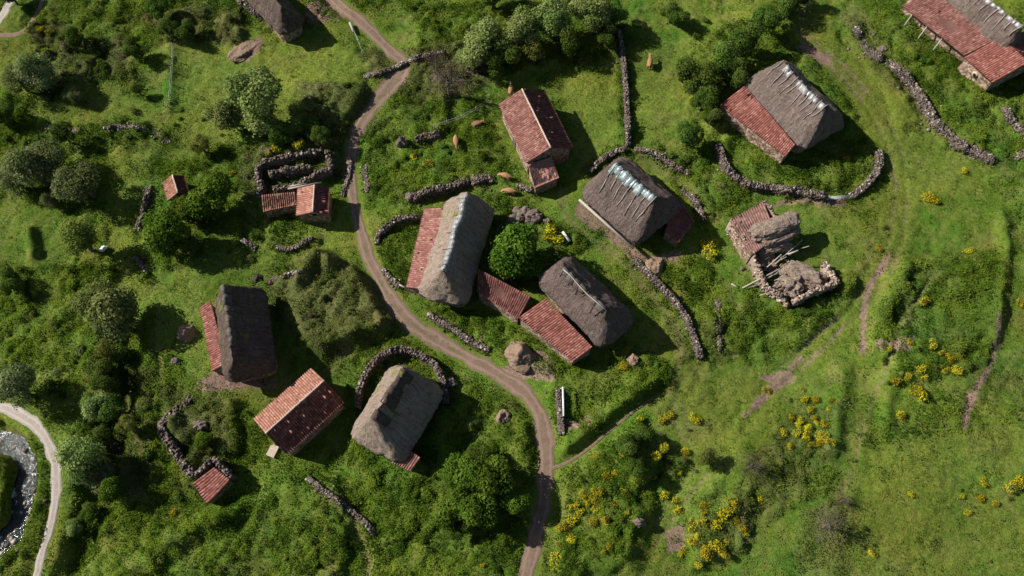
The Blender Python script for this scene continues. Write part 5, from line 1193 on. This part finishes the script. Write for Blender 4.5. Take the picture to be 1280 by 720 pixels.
# ------------------------------------------------------------------ ground cover (stuff)
pads_full = np.zeros(XX.shape)
for k_, f in B.items():
    if not hasattr(f, 'w'): continue
    ca, sa = math.cos(f.ang), math.sin(f.ang); lx = (XX-f.c.x)*ca+(YY-f.c.y)*sa; ly = -(XX-f.c.x)*sa+(YY-f.c.y)*ca
    ys = sorted((f.w, f.w2)); pads_full[(lx > f.x0+.3) & (lx < f.x1-.3) & (ly > ys[0]+.4) & (ly < ys[1]-.4)] = 1
okm = (1-sstep(.25, .95, roadm))*(1-river)*(1-pads_full)
inview = ((PX > -180) & (PX < 1460) & (PY > -120) & (PY < 880)).astype(float); okm = okm*inview
def scatter(dens, rng, cap):
    """dens per m2 on grid -> points"""
    e = dens*GS*GS; tot = e.sum(); 
    if tot > cap: e = e*(cap/tot)
    n = rng.poisson(e); i, j = np.nonzero(n); c = n[i, j]; i = np.repeat(i, c); j = np.repeat(j, c)
    return gx[i]+(rng.random(len(i))-.5)*GS, gy[j]+(rng.random(len(j))-.5)*GS
def cover(name, dens, size, hmax, mat_, seed, cap, up=1.6, jit=.5, asp=.6, patch=3.0, bias=0.0, label=''):
    rng = np.random.default_rng(seed); x, y = scatter(dens, rng, cap); n = len(x)
    cl = N1(x+seed*7, y, .9)*.6+N2(x, y+seed*3, 2.4)*.4; hh = hmax*(.15+.85*np.clip((cl-.3)*2.2, 0, 1))
    z = Hz(x, y)+rng.random(n)**.6*hh
    c = np.column_stack([x, y, z]); nr_ = np.zeros((n, 3)); nr_[:, 2] = up
    # slope facing following the clump gradient
    e = .25; nr_[:, 0] = -(N1(x+e+seed*7, y, .9)-N1(x-e+seed*7, y, .9))*1.5; nr_[:, 1] = -(N1(x+seed*7, y+e, .9)-N1(x+seed*7, y-e, .9))*1.5
    v, f = leaves_np(c, nr_, size*(.6+.9*rng.random(n)), rng, asp=asp, jit=jit)
    t = np.clip(rng.normal(.36, .15, n)+(fbm(N3, x+77, y+seed, patch, 3)-.5)*1.6+(samp(CELL, x, y)-.5)*.7+bias, 0, 1)
    o = obj(name, mesh_np(name, v, f, material=mat_, tint=np.repeat(t, 4))); print(name, n)
    return tag(o, label, 'ground cover', kind='stuff')
var = sstep(.35, .6, fbm(N4, XX+20, YY+20, 2.2, 3))
cover('tall_herbs', okm*lush*(1-rough*.6)*(12+58*var), .21, .55, ML['herb'], 1, 520000, label='tall bright green nettles and herbs growing thick over the banks')
cover('rough_growth', okm*np.clip(rough+.02, 0, 1)*(10+34*var), .19, .5, ML['fern'], 2, 200000, label='brownish bracken and rough scrub over the banks')
cover('grass', okm*(1-lush*.8)*(1-dirt*.9)*(1-dry*.6)*(12+34*var)*(1-mown*.2), .17, .14, ML['grass'], 3, 420000, jit=.8, asp=.35, label='short meadow grass covering the open slopes')
dk = sstep(.60, .72, fbm(N1, XX+400, YY+20, 1.9, 3))*(.25+lush+rough)*(1-mown*.6)
tuft = sstep(.66, .76, fbm(N3, XX+40, YY+220, 1.3, 3))*(1-lush)*.9
cover('dark_undergrowth', okm*(dk*.7+tuft)*26, .18, .45, ML['dark'], 4, 150000, label='dark low bramble patches scattered through the herbs')
# river stones and water weed rocks
rng = np.random.default_rng(9); Q2 = Q[(Q[:, 1] > -20)]; n = 90; i = rng.integers(0, len(Q2), n); off = rng.normal(0, 1, n)*1.5; c = Q2[i]+rng.normal(0, .5, (n, 2)); c[:, 0] += off
v, f_, t_ = rocks_np(np.column_stack([c, np.maximum(Hz(c[:, 0], c[:, 1]), Hb(c[:, 0], c[:, 1])-1.95)+.1]), .5*(.4+1.0*rng.random(n)), rng)
tag(obj('river_stones', mesh_np('river_stones', v, f_, material=M_rock, tint=np.clip(t_+.25, 0, 1))), 'grey and white stones scattered in and along the river', 'stones', kind='stuff')
# ------------------------------------------------------------------ light
EL, AZ = R(35), R(165)    # direction towards the sun measured from +X, counter-clockwise
sd = Vector((math.cos(EL)*math.cos(AZ), math.cos(EL)*math.sin(AZ), math.sin(EL)))
sl = bpy.data.lights.new('sun', 'SUN'); sl.energy = 5.0; sl.angle = R(.53); sl.color = (1.0, .95, .87)
so = bpy.data.objects.new('sun', sl); COL.objects.link(so); so.rotation_euler = sd.to_track_quat('Z', 'Y').to_euler()
w = bpy.data.worlds.new('World'); S.world = w; w.use_nodes = True; nt = w.node_tree; nt.nodes.clear()
sk = nt.nodes.new('ShaderNodeTexSky'); sk.sky_type = 'NISHITA'; sk.sun_disc = False; sk.sun_elevation = EL; sk.sun_rotation = math.pi/2-AZ
bg = nt.nodes.new('ShaderNodeBackground'); bg.inputs[1].default_value = .05; wo = nt.nodes.new('ShaderNodeOutputWorld')
nt.links.new(sk.outputs[0], bg.inputs[0]); nt.links.new(bg.outputs[0], wo.inputs[0])
S.view_settings.view_transform = 'Standard'; S.view_settings.look = 'None'; S.view_settings.exposure = .68; S.view_settings.gamma = 1
S.render.engine = 'CYCLES'; S.cycles.max_bounces = 4; S.cycles.transparent_max_bounces = 4
